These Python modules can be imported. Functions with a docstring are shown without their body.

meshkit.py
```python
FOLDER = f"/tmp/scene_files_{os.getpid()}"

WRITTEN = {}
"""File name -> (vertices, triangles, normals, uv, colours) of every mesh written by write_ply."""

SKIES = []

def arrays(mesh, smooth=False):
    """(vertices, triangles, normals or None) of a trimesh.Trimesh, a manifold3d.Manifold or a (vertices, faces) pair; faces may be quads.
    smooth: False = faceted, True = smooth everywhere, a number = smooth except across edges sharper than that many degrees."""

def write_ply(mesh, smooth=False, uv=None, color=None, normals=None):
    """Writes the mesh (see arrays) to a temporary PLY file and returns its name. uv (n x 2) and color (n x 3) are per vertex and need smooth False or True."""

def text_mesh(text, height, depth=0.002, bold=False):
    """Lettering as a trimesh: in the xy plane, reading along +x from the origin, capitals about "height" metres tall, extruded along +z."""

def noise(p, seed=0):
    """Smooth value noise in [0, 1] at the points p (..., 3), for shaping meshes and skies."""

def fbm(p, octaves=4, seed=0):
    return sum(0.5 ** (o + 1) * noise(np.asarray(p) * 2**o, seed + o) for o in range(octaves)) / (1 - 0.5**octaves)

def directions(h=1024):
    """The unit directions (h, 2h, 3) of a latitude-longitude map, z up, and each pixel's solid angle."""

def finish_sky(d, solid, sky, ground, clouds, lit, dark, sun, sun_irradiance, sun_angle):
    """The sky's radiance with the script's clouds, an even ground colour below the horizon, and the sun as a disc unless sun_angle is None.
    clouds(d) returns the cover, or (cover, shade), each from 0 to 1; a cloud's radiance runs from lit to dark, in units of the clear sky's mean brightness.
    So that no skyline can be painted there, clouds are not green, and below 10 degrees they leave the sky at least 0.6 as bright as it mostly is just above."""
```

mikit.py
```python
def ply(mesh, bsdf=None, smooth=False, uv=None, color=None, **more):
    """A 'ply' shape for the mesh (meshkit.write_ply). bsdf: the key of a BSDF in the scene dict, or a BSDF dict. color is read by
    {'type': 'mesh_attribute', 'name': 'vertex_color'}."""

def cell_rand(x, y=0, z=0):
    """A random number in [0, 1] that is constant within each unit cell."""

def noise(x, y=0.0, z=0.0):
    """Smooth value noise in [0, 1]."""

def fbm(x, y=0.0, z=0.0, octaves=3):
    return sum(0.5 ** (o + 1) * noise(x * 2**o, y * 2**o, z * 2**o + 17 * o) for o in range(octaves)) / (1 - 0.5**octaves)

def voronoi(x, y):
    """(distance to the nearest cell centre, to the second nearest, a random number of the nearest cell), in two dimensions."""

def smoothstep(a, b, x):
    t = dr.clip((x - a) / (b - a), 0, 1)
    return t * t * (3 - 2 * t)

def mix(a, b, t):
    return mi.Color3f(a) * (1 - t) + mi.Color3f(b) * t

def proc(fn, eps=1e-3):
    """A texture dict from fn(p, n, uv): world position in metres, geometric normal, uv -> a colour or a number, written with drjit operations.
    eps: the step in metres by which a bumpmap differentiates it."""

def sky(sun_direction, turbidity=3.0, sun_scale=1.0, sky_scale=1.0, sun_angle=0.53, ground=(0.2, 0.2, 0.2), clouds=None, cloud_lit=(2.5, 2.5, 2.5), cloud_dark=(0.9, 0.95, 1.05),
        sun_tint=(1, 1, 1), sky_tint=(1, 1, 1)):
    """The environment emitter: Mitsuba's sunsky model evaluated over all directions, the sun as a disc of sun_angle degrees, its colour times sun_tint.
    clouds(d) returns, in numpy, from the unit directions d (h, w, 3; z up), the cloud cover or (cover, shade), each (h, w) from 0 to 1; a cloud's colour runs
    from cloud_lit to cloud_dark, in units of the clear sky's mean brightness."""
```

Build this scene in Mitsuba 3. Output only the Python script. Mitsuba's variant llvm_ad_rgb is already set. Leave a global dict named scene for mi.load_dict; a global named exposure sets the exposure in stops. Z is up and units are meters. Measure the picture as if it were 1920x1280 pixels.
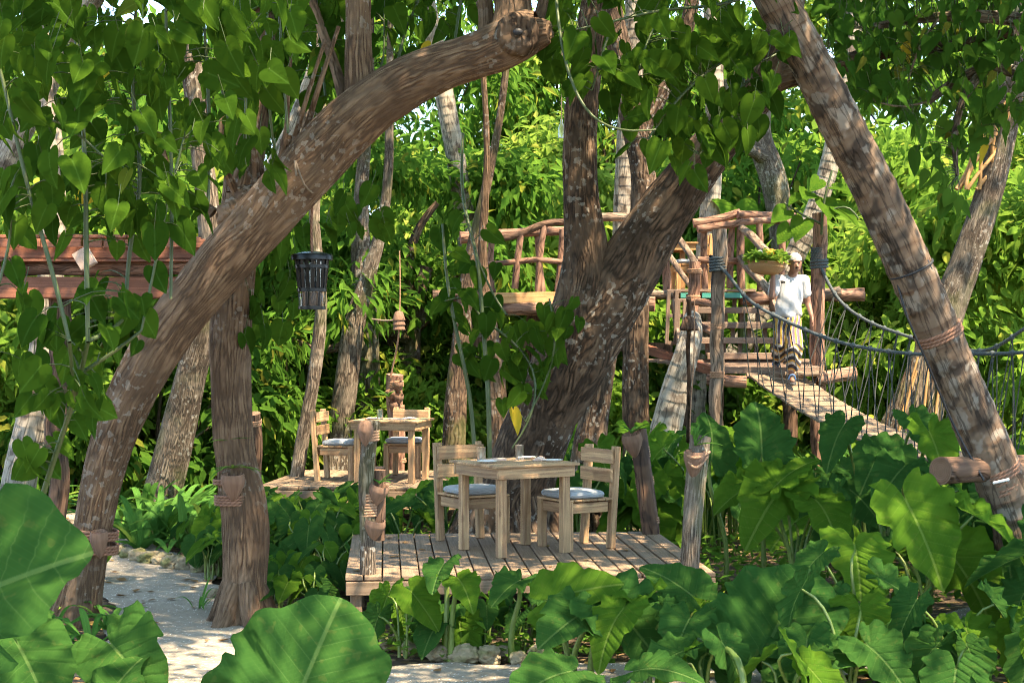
import math
import numpy as np
import trimesh
import mitsuba as mi
import drjit as dr
import mikit
import meshkit
from mikit import proc, noise, fbm, voronoi, cell_rand, smoothstep, mix
from scipy.interpolate import CubicSpline, PchipInterpolator
from scipy.spatial import cKDTree
from shapely.geometry import Polygon, LineString, Point
import manifold3d as m3

T = mi.ScalarTransform4f
scene, labels = {}, {}
F = 3000.0            # focal length in pixels of the 1920 wide photograph
CAMZ = 2.2

# ---------------------------------------------------------------- camera, sky, exposure
scene['camera'] = {
    'type': 'perspective', 'fov': math.degrees(2 * math.atan(960 / F)), 'fov_axis': 'x',
    'near_clip': 0.1, 'far_clip': 900.0,
    'to_world': T().look_at(origin=[0, 0, CAMZ], target=[0, 10, CAMZ], up=[0, 0, 1]),
}
SUN = np.array([0.40, -0.36, 1.0])


def cloud_fn(d):
    n = meshkit.fbm(d * 3.0 + 5.0, 4, 3)
    return np.clip((n - 0.56) * 5, 0, 1) * 0.7


scene['sky'] = mikit.sky(SUN, turbidity=3, clouds=cloud_fn, sun_tint=(1.03, 0.98, 0.88), sky_tint=(1.08, 1.0, 0.84), sky_scale=1.55)
exposure = 3.75

# ---------------------------------------------------------------- helpers
rng = np.random.default_rng(11)
U = lambda a=0.0, b=1.0: float(rng.uniform(a, b))
UP = np.array([0, 0, 1.0])


def P(px, py, Z):
    """The point at depth Z that the photograph's pixel sees."""
    return np.array([(px - 960) / F * Z, Z, CAMZ - (py - 640) / F * Z])


def G(px, py, z=0.0):
    """The point of the level z under a pixel."""
    Z = (CAMZ - z) * F / (py - 640)
    return np.array([(px - 960) / F * Z, Z, z])


def nrm(v):
    v = np.asarray(v, float)
    return v / (np.linalg.norm(v, axis=-1, keepdims=True) + 1e-12)


def num(key):
    if key not in scene and key not in labels:
        return key
    k = 1
    while f'{key}_{k:03d}' in scene or f'{key}_{k:03d}' in labels:
        k += 1
    return f'{key}_{k:03d}'


_last = {}


def numq(key):
    k = _last.get(key, 0)
    _last[key] = k + 1
    return key if k == 0 else f'{key}_{k:03d}'


def thing(name, label, cat, group=None, kind=None):
    key = numq(name)
    labels[key] = {'label': label, 'category': cat}
    if group:
        labels[key]['group'] = group
    if kind:
        labels[key]['kind'] = kind
    return key


def part(parent, name, shape, label=None, kind=None):
    key = numq(parent + '__' + name)
    scene[key] = shape
    if label or kind:
        labels[key] = {k: v for k, v in (('label', label), ('kind', kind)) if v}
    return key


def structure(name, shape):
    scene[name] = shape
    labels[name] = {'kind': 'structure'}


class MB:
    """Collects pieces of one mesh with uv."""

    def __init__(self):
        self.v, self.f, self.t, self.n = [], [], [], 0

    def add(self, v, f, t=None):
        v = np.asarray(v, float)
        self.v.append(v)
        self.f.append(np.asarray(f, int) + self.n)
        self.t.append(np.zeros((len(v), 2)) if t is None else np.asarray(t, float))
        self.n += len(v)
        return self

    def ply(self, mat, smooth=True):
        v, f, t = np.vstack(self.v), np.vstack(self.f), np.vstack(self.t)
        return mikit.ply((v, f), mat, smooth=smooth, uv=t)


def tube(pts, rad, sides=20, step=0.06, amp=0.0, freq=7.0, stretch=0.25, seed=0, cap=False, lobes=0.0, voff=0.0, rings=0.0):
    """A limb through pts; uv in metres (round, along). Cap vertices carry v < -1 (end grain)."""
    pts, rad = np.asarray(pts, float), np.asarray(rad, float)
    if rad.ndim == 0:
        rad = np.full(len(pts), float(rad))
    d = np.r_[0, np.cumsum(np.linalg.norm(np.diff(pts, axis=0), axis=1))]
    n = max(2, int(d[-1] / step) + 1)
    s = np.linspace(0, d[-1], n)
    c = CubicSpline(d, pts, bc_type='natural')(s) if len(pts) > 2 else pts[0] + (pts[1] - pts[0]) * (s / d[-1])[:, None]
    r = PchipInterpolator(d, rad)(s)
    t = nrm(np.gradient(c, axis=0))
    a = np.zeros_like(t)
    ref = np.array([0, 1.0, 0]) if abs(t[0][1]) < 0.9 else np.array([0, 0, 1.0])
    x = nrm(ref - ref.dot(t[0]) * t[0])
    for i in range(n):
        x = nrm(x - x.dot(t[i]) * t[i])
        a[i] = x
    b = np.cross(t, a)
    th = np.linspace(0, 2 * math.pi, sides + 1)
    ct, st = np.cos(th), np.sin(th)
    rr = r[:, None] * np.ones(sides + 1)
    if lobes:
        rr = rr * (1 + lobes * (meshkit.fbm(np.stack(np.broadcast_arrays(ct * 1.3 + seed, st * 1.3, s[:, None] * 0.9), -1), 2, seed) - 0.5) * 2)
    if rings:
        rr = rr + rings * (1 - np.abs(np.sin(s[:, None] * 18 + 3 * meshkit.noise(np.stack([s * 2, s * 0, s * 0], -1), seed)[:, None] + 0.5 * np.sin(th)[None]))) ** 2.5
    if amp:
        q = np.stack([ct[None] * r[:, None] * freq + seed * 3.1, st[None] * r[:, None] * freq, np.broadcast_to(s[:, None] * freq * stretch, rr.shape)], -1)
        h = meshkit.fbm(q, 4, seed)
        rr = rr + amp * (1 - 3.2 * np.abs(h - 0.5))
    v = c[:, None] + rr[..., None] * (ct[None, :, None] * a[:, None] + st[None, :, None] * b[:, None])
    uv = np.stack([np.broadcast_to(th / (2 * math.pi) * (2 * math.pi * rad.mean()), rr.shape), np.broadcast_to(s[:, None] + voff, rr.shape)], -1)
    i, j = np.meshgrid(np.arange(n - 1), np.arange(sides), indexing='ij')
    k = sides + 1
    q0, q1, q2, q3 = i * k + j, i * k + j + 1, (i + 1) * k + j + 1, (i + 1) * k + j
    f = np.concatenate([np.stack([q0, q1, q2], -1).reshape(-1, 3), np.stack([q0, q2, q3], -1).reshape(-1, 3)])
    v, uv = v.reshape(-1, 3), uv.reshape(-1, 2)
    if cap:
        for ring, cen, flip in ((0, c[0], True), (n - 1, c[-1], False)):
            o = len(v)
            rim = v[ring * k: ring * k + k]
            rad_m = np.linalg.norm(rim - cen, axis=1)
            v = np.vstack([v, rim, cen[None]])
            uv = np.vstack([uv, np.stack([rad_m, np.full(k, -5.0) - th * 0.02], -1), [[0, -5.0]]])
            jj = np.arange(sides)
            tri = np.stack([np.full(sides, o + k), o + jj, o + jj + 1], -1)
            f = np.vstack([f, tri[:, ::-1] if flip else tri])
    return v, f, uv


def tube_mb(*a, **k):
    return MB().add(*tube(*a, **k))


# bevelled box: 24 corners, 44 triangles
_S = np.array([[sx, sy, sz] for sx in (-1, 1) for sy in (-1, 1) for sz in (-1, 1)], float)
_C = np.concatenate([np.stack([s * np.where(np.arange(3) == k, 1.0, 0.8) for k in range(3)]) for s in _S])
_h = trimesh.convex.convex_hull(_C)
_idx = cKDTree(_C).query(_h.vertices)[1]
BOXF = _idx[np.asarray(_h.faces)]
BOXS = np.repeat(_S, 3, axis=0)
BOXK = np.tile(np.arange(3), 8)
_boxid = [0]


def box(center, axes, dims, bevel=0.004):
    """Bevelled box with its own grain: u along the first axis, v over the other two."""
    d = np.asarray(dims, float) / 2
    b = min(bevel, d.min() * 0.45)
    v = BOXS * d
    inset = np.full_like(v, b)
    inset[np.arange(24), BOXK] = 0
    v = v - BOXS * inset
    _boxid[0] += 1
    k = _boxid[0] % 97
    t = np.stack([v[:, 0] + 3.7 * k, v[:, 1] + v[:, 2] + 10.0 * k], -1)
    return np.asarray(center) + v @ np.asarray(axes, float), BOXF, t


def axes_z(ang):
    c, s = math.cos(ang), math.sin(ang)
    return np.array([[c, s, 0], [-s, c, 0], [0, 0, 1.0]])


def bar(p0, p1, w, t, up=UP, bevel=0.004, ext=0.0):
    p0, p1 = np.asarray(p0, float), np.asarray(p1, float)
    x = nrm(p1 - p0)
    z = nrm(np.asarray(up, float) - np.dot(up, x) * x)
    y = np.cross(z, x)
    return box((p0 + p1) / 2, np.stack([x, y, z]), (np.linalg.norm(p1 - p0) + ext, w, t), bevel)


def boxp(parent, name, center, axes, dims, mat, bevel=0.004, label=None):
    return part(parent, name, MB().add(*box(center, axes, dims, bevel)).ply(mat, False), label)


def barp(parent, name, p0, p1, w, t, mat, up=UP, bevel=0.004, label=None):
    return part(parent, name, MB().add(*bar(p0, p1, w, t, up, bevel)).ply(mat, False), label)


def logp(parent, name, p0, p1, r, mat, bend=0.02, seed=None, sides=12, label=None, r1=None, step=0.12, amp=None):
    p0, p1 = np.asarray(p0, float), np.asarray(p1, float)
    L = np.linalg.norm(p1 - p0)
    seed = int(rng.integers(1000)) if seed is None else seed
    n = max(3, int(L / 0.35) + 1)
    g = np.random.default_rng(seed)
    pts = p0 + (p1 - p0) * np.linspace(0, 1, n)[:, None]
    off = g.normal(0, bend, (n, 3))
    off[[0, -1]] *= 0.3
    rr = np.linspace(r, r if r1 is None else r1, n) * g.uniform(0.93, 1.07, n)
    return part(parent, name, MB().add(*tube(pts + off, rr, sides, step, amp=r * 0.12 if amp is None else amp, freq=1.2 / r * 0.4, seed=seed, cap=True)).ply(mat, 40 if False else True), label)


def ropes(parent, name, pts, r, mat, sides=6, step=0.08, label=None):
    return part(parent, name, tube_mb(pts, r, sides, step).ply(mat), label)


def lathe(profile, n=24, center=(0, 0, 0), axis=UP, squash=None):
    """Surface of revolution of [(r, z), ...]."""
    pr = np.asarray(profile, float)
    th = np.linspace(0, 2 * math.pi, n + 1)
    v = np.stack([pr[:, None, 0] * np.cos(th), pr[:, None, 0] * np.sin(th), np.broadcast_to(pr[:, None, 1], (len(pr), n + 1))], -1)
    i, j = np.meshgrid(np.arange(len(pr) - 1), np.arange(n), indexing='ij')
    k = n + 1
    f = np.concatenate([np.stack([i * k + j, i * k + j + 1, (i + 1) * k + j + 1], -1).reshape(-1, 3), np.stack([i * k + j, (i + 1) * k + j + 1, (i + 1) * k + j], -1).reshape(-1, 3)])
    uv = np.stack([np.broadcast_to(th / 6.283 * max(pr[:, 0].max(), 0.01) * 6.283, v.shape[:2]), np.broadcast_to(np.cumsum(np.r_[0, np.linalg.norm(np.diff(pr, axis=0), axis=1)])[:, None], v.shape[:2])], -1)
    v = v.reshape(-1, 3)
    z = nrm(axis)
    x = nrm(np.cross(np.array([0, 1.0, 0]) if abs(z[1]) < 0.9 else np.array([1.0, 0, 0]), z))
    v = v @ np.stack([x, np.cross(z, x), z]) + np.asarray(center)
    return v, f, uv.reshape(-1, 2)


def rope_rings(c, axis, r, n, thick, squeeze=0.95):
    """n turns of rope round a post at c."""
    m = MB()
    z = nrm(axis)
    x = nrm(np.cross(z, [0.3, 1, 0.1]))
    y = np.cross(z, x)
    th = np.linspace(0, 2 * math.pi * n, 18 * n)
    pts = np.asarray(c) + (np.cos(th)[:, None] * x + np.sin(th)[:, None] * y) * r + z * ((th / (2 * math.pi) - n / 2) * thick * 2 * squeeze)[:, None]
    m.add(*tube(pts, thick, 5, r * 0.35))
    return m


def frames(pos, tip, normal, size):
    """(k,4,4) leaf frames: y to the tip, z the upper face."""
    y = nrm(tip)
    z = nrm(normal - (normal * y).sum(-1, keepdims=True) * y)
    x = np.cross(y, z)
    M = np.zeros((len(pos), 4, 4))
    s = np.broadcast_to(np.asarray(size, float), (len(pos),))[:, None]
    M[:, :3, 0], M[:, :3, 1], M[:, :3, 2], M[:, :3, 3] = x * s, y * s, z * s, pos
    M[:, 3, 3] = 1
    return M


def batch(proto, M, ids=None):
    """All copies of a leaf (v, f, uv) under frames M as one mesh; uv.x carries the leaf's number."""
    v, f, t = proto
    k = len(M)
    V = (np.einsum('kij,nj->kni', M[:, :3, :3], v) + M[:, None, :3, 3]).reshape(-1, 3)
    Fc = (f[None] + (np.arange(k) * len(v))[:, None, None]).reshape(-1, 3)
    ids = rng.integers(0, 4000, k) if ids is None else ids
    t2 = np.repeat(t[None], k, 0).copy()
    t2[..., 0] += ids[:, None]
    return V, Fc, t2.reshape(-1, 2)


def randdir(k):
    return nrm(rng.normal(size=(k, 3)))
# ---------------------------------------------------------------- materials
C3 = mi.Color3f


def mat(key, d):
    scene[key] = d
    return key


def two(d):
    return {'type': 'twosided', 'bsdf': d}


def bumped(d, fn, scale, eps=2e-3):
    return {'type': 'bumpmap', 'arbitrary': proc(fn, eps), 'scale': scale, 'bsdf': d}


def leaf_col(c1, c2, c3, vein=0.0, spots=0.0):
    def fn(p, n, uv):
        k = cell_rand(dr.floor(uv.x), 3, 1)
        k2 = cell_rand(dr.floor(uv.x), 9, 4)
        w = noise(p.x * 0.8, p.y * 0.8, p.z * 0.8)
        c = mix(c1, c2, dr.clip(0.65 * k + 0.5 * (w - 0.3), 0, 1))
        c = mix(c, c3, dr.select(k2 > 0.93, 0.8, 0.0))
        x = uv.x - dr.floor(uv.x) - 0.5
        if vein:
            c = mix(c, mi.Color3f(c) * 1.9 + 0.02, vein * smoothstep(0.03, 0.008, dr.abs(x)))
        if spots:
            ed = smoothstep(0.36, 0.45, dr.abs(x)) * smoothstep(0.45, 0.62, fbm(uv.x * 7, uv.y * 7, 3.0))
            c = mix(c, (0.25, 0.19, 0.05), ed * 0.7 * dr.select(k2 > 0.55, 1.0, 0.0))
            c = c * (1 - spots * smoothstep(0.62, 0.75, fbm(p.x * 18, p.y * 18, p.z * 18)))
        return c
    return proc(fn)


def leaf_mat(key, c1, c2, c3, trans=0.9, rough=0.45, vein=0.0, spots=0.0, eta=1.45):
    return mat(key, {'type': 'principledthin', 'base_color': leaf_col(c1, c2, c3, vein, spots), 'roughness': rough, 'diff_trans': trans, 'eta': eta})


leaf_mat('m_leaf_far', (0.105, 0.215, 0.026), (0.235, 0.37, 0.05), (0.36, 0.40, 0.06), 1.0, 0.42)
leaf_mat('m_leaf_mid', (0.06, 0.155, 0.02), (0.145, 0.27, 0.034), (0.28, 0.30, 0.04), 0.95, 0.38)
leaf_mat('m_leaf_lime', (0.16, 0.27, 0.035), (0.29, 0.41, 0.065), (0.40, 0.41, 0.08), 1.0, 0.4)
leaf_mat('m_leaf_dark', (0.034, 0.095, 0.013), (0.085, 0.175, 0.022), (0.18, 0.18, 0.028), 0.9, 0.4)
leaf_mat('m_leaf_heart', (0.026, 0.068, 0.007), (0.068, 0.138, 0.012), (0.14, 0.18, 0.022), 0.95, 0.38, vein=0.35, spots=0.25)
leaf_mat('m_leaf_yellow', (0.5, 0.36, 0.03), (0.55, 0.42, 0.04), (0.5, 0.3, 0.02), 0.9, 0.5)
leaf_mat('m_lily', (0.06, 0.17, 0.03), (0.12, 0.26, 0.05), (0.2, 0.3, 0.05), 0.7, 0.32, vein=0.3)
leaf_mat('m_litter', (0.22, 0.14, 0.07), (0.16, 0.09, 0.04), (0.3, 0.2, 0.06), 0.3, 0.7)


def ear_col(a, b, vcol):
    def fn(p, n, uv):
        x = uv.x - dr.floor(uv.x + 0.5)
        y = uv.y
        ax = dr.abs(x)
        q = y - 0.62 * ax
        w = q / 0.135
        fr = dr.abs(w - dr.floor(w) - 0.5) * 2          # 1 on a side vein
        side = smoothstep(0.90, 0.985, fr) * smoothstep(0.55, 0.1, ax)
        mid = smoothstep(0.022, 0.010, ax)
        q2 = (y + 0.9 * ax) / 0.045
        fine = smoothstep(0.7, 1.0, dr.abs(q2 - dr.floor(q2) - 0.5) * 2) * 0.25
        c = mix(a, b, dr.clip(fbm(x * 5 + dr.floor(uv.x + 0.5), y * 5, 3.0) * 0.8 + 0.5 * (noise(p.x * 1.3, p.y * 1.3, p.z) - 0.4), 0, 1))
        c = mix(c, vcol, dr.clip(0.30 * side + 0.7 * mid + fine * 0.3, 0, 0.8))
        worn = smoothstep(0.70, 0.78, fbm(x * 16, y * 16, dr.floor(uv.x + 0.5)))
        return mix(c, (0.22, 0.2, 0.06), worn * 0.12)
    return proc(fn)


def ear_bump(p, n, uv):
    x = uv.x - dr.floor(uv.x + 0.5)
    ax = dr.abs(x)
    w = (uv.y - 0.62 * ax) / 0.135
    fr = dr.abs(w - dr.floor(w) - 0.5) * 2
    return -smoothstep(0.35, 1.0, fr) - smoothstep(0.05, 0.0, ax) + 0.35 * fbm(uv.x * 16, uv.y * 16, 2.0)


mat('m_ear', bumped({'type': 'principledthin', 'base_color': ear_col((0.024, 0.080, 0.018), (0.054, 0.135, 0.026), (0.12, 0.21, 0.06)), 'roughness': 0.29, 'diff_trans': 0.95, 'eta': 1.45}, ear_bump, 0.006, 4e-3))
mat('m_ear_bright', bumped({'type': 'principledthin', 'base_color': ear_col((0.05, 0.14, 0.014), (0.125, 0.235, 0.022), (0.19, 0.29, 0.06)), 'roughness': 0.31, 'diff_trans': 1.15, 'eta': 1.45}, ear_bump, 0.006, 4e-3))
mat('m_ear_stem', two({'type': 'principled', 'base_color': proc(lambda p, n, uv: mix((0.07, 0.125, 0.02), (0.17, 0.23, 0.055), noise(p.x * 5, p.y * 5, p.z * 3))), 'roughness': 0.4}))
mat('m_stem_green', two({'type': 'principled', 'base_color': proc(lambda p, n, uv: mix((0.03, 0.06, 0.013), (0.075, 0.095, 0.032), noise(p.x * 3, p.y * 3, p.z * 9))), 'roughness': 0.5}))
mat('m_twig', two({'type': 'principled', 'base_color': proc(lambda p, n, uv: mix((0.12, 0.09, 0.06), (0.26, 0.2, 0.14), noise(p.x * 6, p.y * 6, p.z * 4))), 'roughness': 0.8}))


# bark -------------------------------------------------------------------------
def bark(key, dark, mid, light, fu=26.0, fv=5.0, lichen=0.0, bump=0.012, moss=0.0, lcol=(0.46, 0.44, 0.38)):
    def ridge(uv):
        wu = uv.x * fu + 2.2 * noise(uv.x * 12, uv.y * 3.0, 2.0)
        a = dr.abs(fbm(wu, uv.y * fv, 1.0) - 0.5) * 2
        b = dr.abs(fbm(wu * 2.3, uv.y * fv * 3.1, 5.0, 2) - 0.5) * 2
        return 1 - dr.clip(a * 1.7, 0, 1), b

    def col(p, n, uv):
        r, b = ridge(uv)
        c = mix(mid, dark, smoothstep(0.45, 0.98, r))
        c = mix(c, light, smoothstep(0.45, 0.0, r) * (0.35 + 0.65 * fbm(p.x * 3, p.y * 3, p.z * 3)))
        c = c * (0.78 + 0.44 * b)
        big = fbm(p.x * 1.6 + 3, p.y * 1.6, p.z * 1.3)
        c = c * (0.62 + 0.8 * big)
        c = mix(c, mi.Color3f(light), 0.35 * smoothstep(0.5, 0.62, fbm(p.x * 5 + 7, p.y * 5, p.z * 3.5)))
        c = mix(c, mi.Color3f(dark), 0.6 * smoothstep(0.58, 0.7, fbm(p.x * 3.5, p.y * 3.5 + 4, p.z * 2.2)))
        if lichen:
            m = smoothstep(0.60, 0.66, fbm(p.x * 26, p.y * 26, p.z * 20)) * smoothstep(0.42, 0.6, fbm(p.x * 2 + 9, p.y * 2, p.z * 1.7))
            c = mix(c, lcol, m * lichen)
        if moss:
            m = smoothstep(0.5, 0.65, fbm(p.x * 3 + 1, p.y * 3, p.z * 2))
            c = mix(c, (0.09, 0.12, 0.03), m * moss)
        return c

    def hgt(p, n, uv):
        r, b = ridge(uv)
        return -smoothstep(0.3, 1.0, r) + 0.35 * b
    return mat(key, two(bumped({'type': 'principled', 'base_color': proc(col), 'roughness': 0.88, 'specular': 0.25}, hgt, bump)))


bark('m_bark_brown', (0.086, 0.053, 0.032), (0.165, 0.104, 0.062), (0.235, 0.157, 0.098), 44, 5, lichen=0.25, bump=0.014)
bark('m_bark_dark', (0.040, 0.026, 0.017), (0.10, 0.065, 0.041), (0.20, 0.136, 0.088), 34, 6, lichen=0.35, bump=0.014)
bark('m_bark_grey', (0.06, 0.045, 0.033), (0.16, 0.125, 0.092), (0.27, 0.225, 0.17), 56, 7, lichen=0.5, moss=0.25)
bark('m_bark_far', (0.04, 0.028, 0.02), (0.105, 0.068, 0.044), (0.18, 0.125, 0.08), 40, 6, lichen=0.3, moss=0.35)


def palm(key, base, pale, ring, dark, ring_f=11.0):
    def col(p, n, uv):
        wob = uv.y + 0.03 * noise(uv.x * 9, uv.y * 5, 1.0)
        k = wob * ring_f
        fr = k - dr.floor(k)
        c = mix(base, pale, fbm(uv.x * 8, uv.y * 16, 2.0))
        c = mix(c, ring, smoothstep(0.80, 0.98, fr) * (0.05 + 0.6 * noise(uv.x * 5, dr.floor(k) * 3.3, 1.0)))
        st = fbm(uv.x * 34, uv.y * 5, 4.0)
        c = c * (0.72 + 0.5 * st)
        c = mix(c, dark, smoothstep(0.52, 0.64, fbm(p.x * 7, p.y * 7, p.z * 4.5)) * 0.8)
        c = mix(c, mi.Color3f(0.30, 0.27, 0.225), smoothstep(0.55, 0.66, fbm(p.x * 11 + 5, p.y * 11, p.z * 8)) * 0.55)
        crack = smoothstep(0.10, 0.0, dr.abs(fbm(uv.x * 30, uv.y * 3, 8.0) - 0.5))
        return c * (1 - 0.6 * crack)

    def hgt(p, n, uv):
        k = (uv.y + 0.03 * noise(uv.x * 9, uv.y * 5, 1.0)) * ring_f
        fr = k - dr.floor(k)
        return smoothstep(0.7, 1.0, fr) + 0.9 * fbm(uv.x * 30, uv.y * 8, 3.0)
    return mat(key, two(bumped({'type': 'principled', 'base_color': proc(col), 'roughness': 0.85, 'specular': 0.25}, hgt, 0.009)))


palm('m_palm_near', (0.125, 0.078, 0.048), (0.21, 0.155, 0.108), (0.09, 0.045, 0.026), (0.036, 0.027, 0.021), 6.0)
palm('m_palm_far', (0.27, 0.225, 0.165), (0.42, 0.37, 0.295), (0.18, 0.13, 0.09), (0.075, 0.057, 0.043), 7.0)


# sawn wood --------------------------------------------------------------------
def wood(key, a, b, dark, rough=0.7, weather=0.0, wcol=(0.42, 0.4, 0.37), grain=1.0, knots=0.6):
    def parts(uv):
        idn = dr.floor(uv.y / 10 + 0.5)
        v = uv.y - idn * 10
        g = v * 55 * grain + 3.0 * fbm(uv.x * 1.2 + idn, v * 9, idn)
        f1 = fbm(g, uv.x * 1.6, idn)
        f2 = fbm(v * 260, uv.x * 7, idn, 2)
        return idn, v, f1, f2

    def col(p, n, uv):
        idn, v, f1, f2 = parts(uv)
        k = cell_rand(idn, 5, 2)
        c = mix(a, b, smoothstep(0.30, 0.70, f1))
        c = c * (0.76 + 0.48 * f2) * (0.76 + 0.48 * k)
        c = c * (0.72 + 0.56 * fbm(p.x * 6 + idn, p.y * 6, p.z * 6))
        kn = noise(uv.x * 5 + idn * 3, v * 16, idn)
        c = mix(c, dark, smoothstep(0.85, 0.93, kn) * knots)
        if weather:
            w = fbm(p.x * 2.3, p.y * 2.3, p.z * 2.3 + idn)
            c = mix(c, mi.Color3f(wcol) * (0.75 + 0.5 * f2), dr.clip(weather * (0.35 + 1.1 * w), 0, 1))
        return c

    def hgt(p, n, uv):
        idn, v, f1, f2 = parts(uv)
        return f2 + 0.5 * f1
    return mat(key, two(bumped({'type': 'principled', 'base_color': proc(col), 'roughness': rough, 'specular': 0.3}, hgt, 0.0016)))


wood('m_wood_deck', (0.205, 0.140, 0.088), (0.145, 0.095, 0.058), (0.06, 0.04, 0.025), 0.65, 0.45, (0.185, 0.143, 0.10))
wood('m_wood_table', (0.47, 0.30, 0.155), (0.27, 0.155, 0.078), (0.13, 0.07, 0.034), 0.55, 0.14, (0.36, 0.275, 0.18))
wood('m_wood_gold', (0.52, 0.30, 0.13), (0.40, 0.215, 0.085), (0.3, 0.15, 0.06), 0.55)
wood('m_wood_red', (0.25, 0.092, 0.05), (0.165, 0.058, 0.030), (0.09, 0.035, 0.02), 0.6, 0.15, (0.24, 0.155, 0.115))
wood('m_wood_step', (0.20, 0.13, 0.088), (0.14, 0.088, 0.058), (0.07, 0.042, 0.028), 0.7, 0.3, (0.26, 0.21, 0.175))
mat('m_teal', two({'type': 'principled', 'base_color': proc(lambda p, n, uv: mix((0.03, 0.24, 0.19), (0.10, 0.32, 0.26), fbm(uv.x * 9, uv.y * 40))), 'roughness': 0.5}))


def logmat(key, a, b, dark, end):
    def col(p, n, uv):
        st = fbm(uv.x * 38, uv.y * 3.2, 1.0)
        c = mix(a, b, dr.clip(st * 1.6 - 0.3, 0, 1))
        c = mix(c, dark, smoothstep(0.56, 0.70, fbm(p.x * 5, p.y * 5, p.z * 5)) * 0.75)
        c = c * (0.70 + 0.6 * fbm(uv.x * 90, uv.y * 9, 3.0, 2))
        c = c * (0.62 + 0.7 * fbm(p.x * 4 + 2, p.y * 4, p.z * 4))
        crk = smoothstep(0.09, 0.0, dr.abs(fbm(uv.x * 26 + 2 * noise(uv.y * 6, uv.x * 8), uv.y * 2.4, 7.0) - 0.5))
        c = c * (1 - 0.6 * crk)
        r = uv.x * 60
        ring = dr.abs(r - dr.floor(r) - 0.5) * 2
        e = mi.Color3f(end) * (0.75 + 0.35 * ring) * (0.7 + 0.5 * fbm(p.x * 20, p.y * 20, p.z * 20))
        return dr.select(uv.y < -1, e, c)

    def hgt(p, n, uv):
        return fbm(uv.x * 38, uv.y * 3.2, 1.0) - 0.8 * smoothstep(0.09, 0.0, dr.abs(fbm(uv.x * 26 + 2 * noise(uv.y * 6, uv.x * 8), uv.y * 2.4, 7.0) - 0.5))
    return mat(key, two(bumped({'type': 'principled', 'base_color': proc(col), 'roughness': 0.75, 'specular': 0.3}, hgt, 0.009)))


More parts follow.
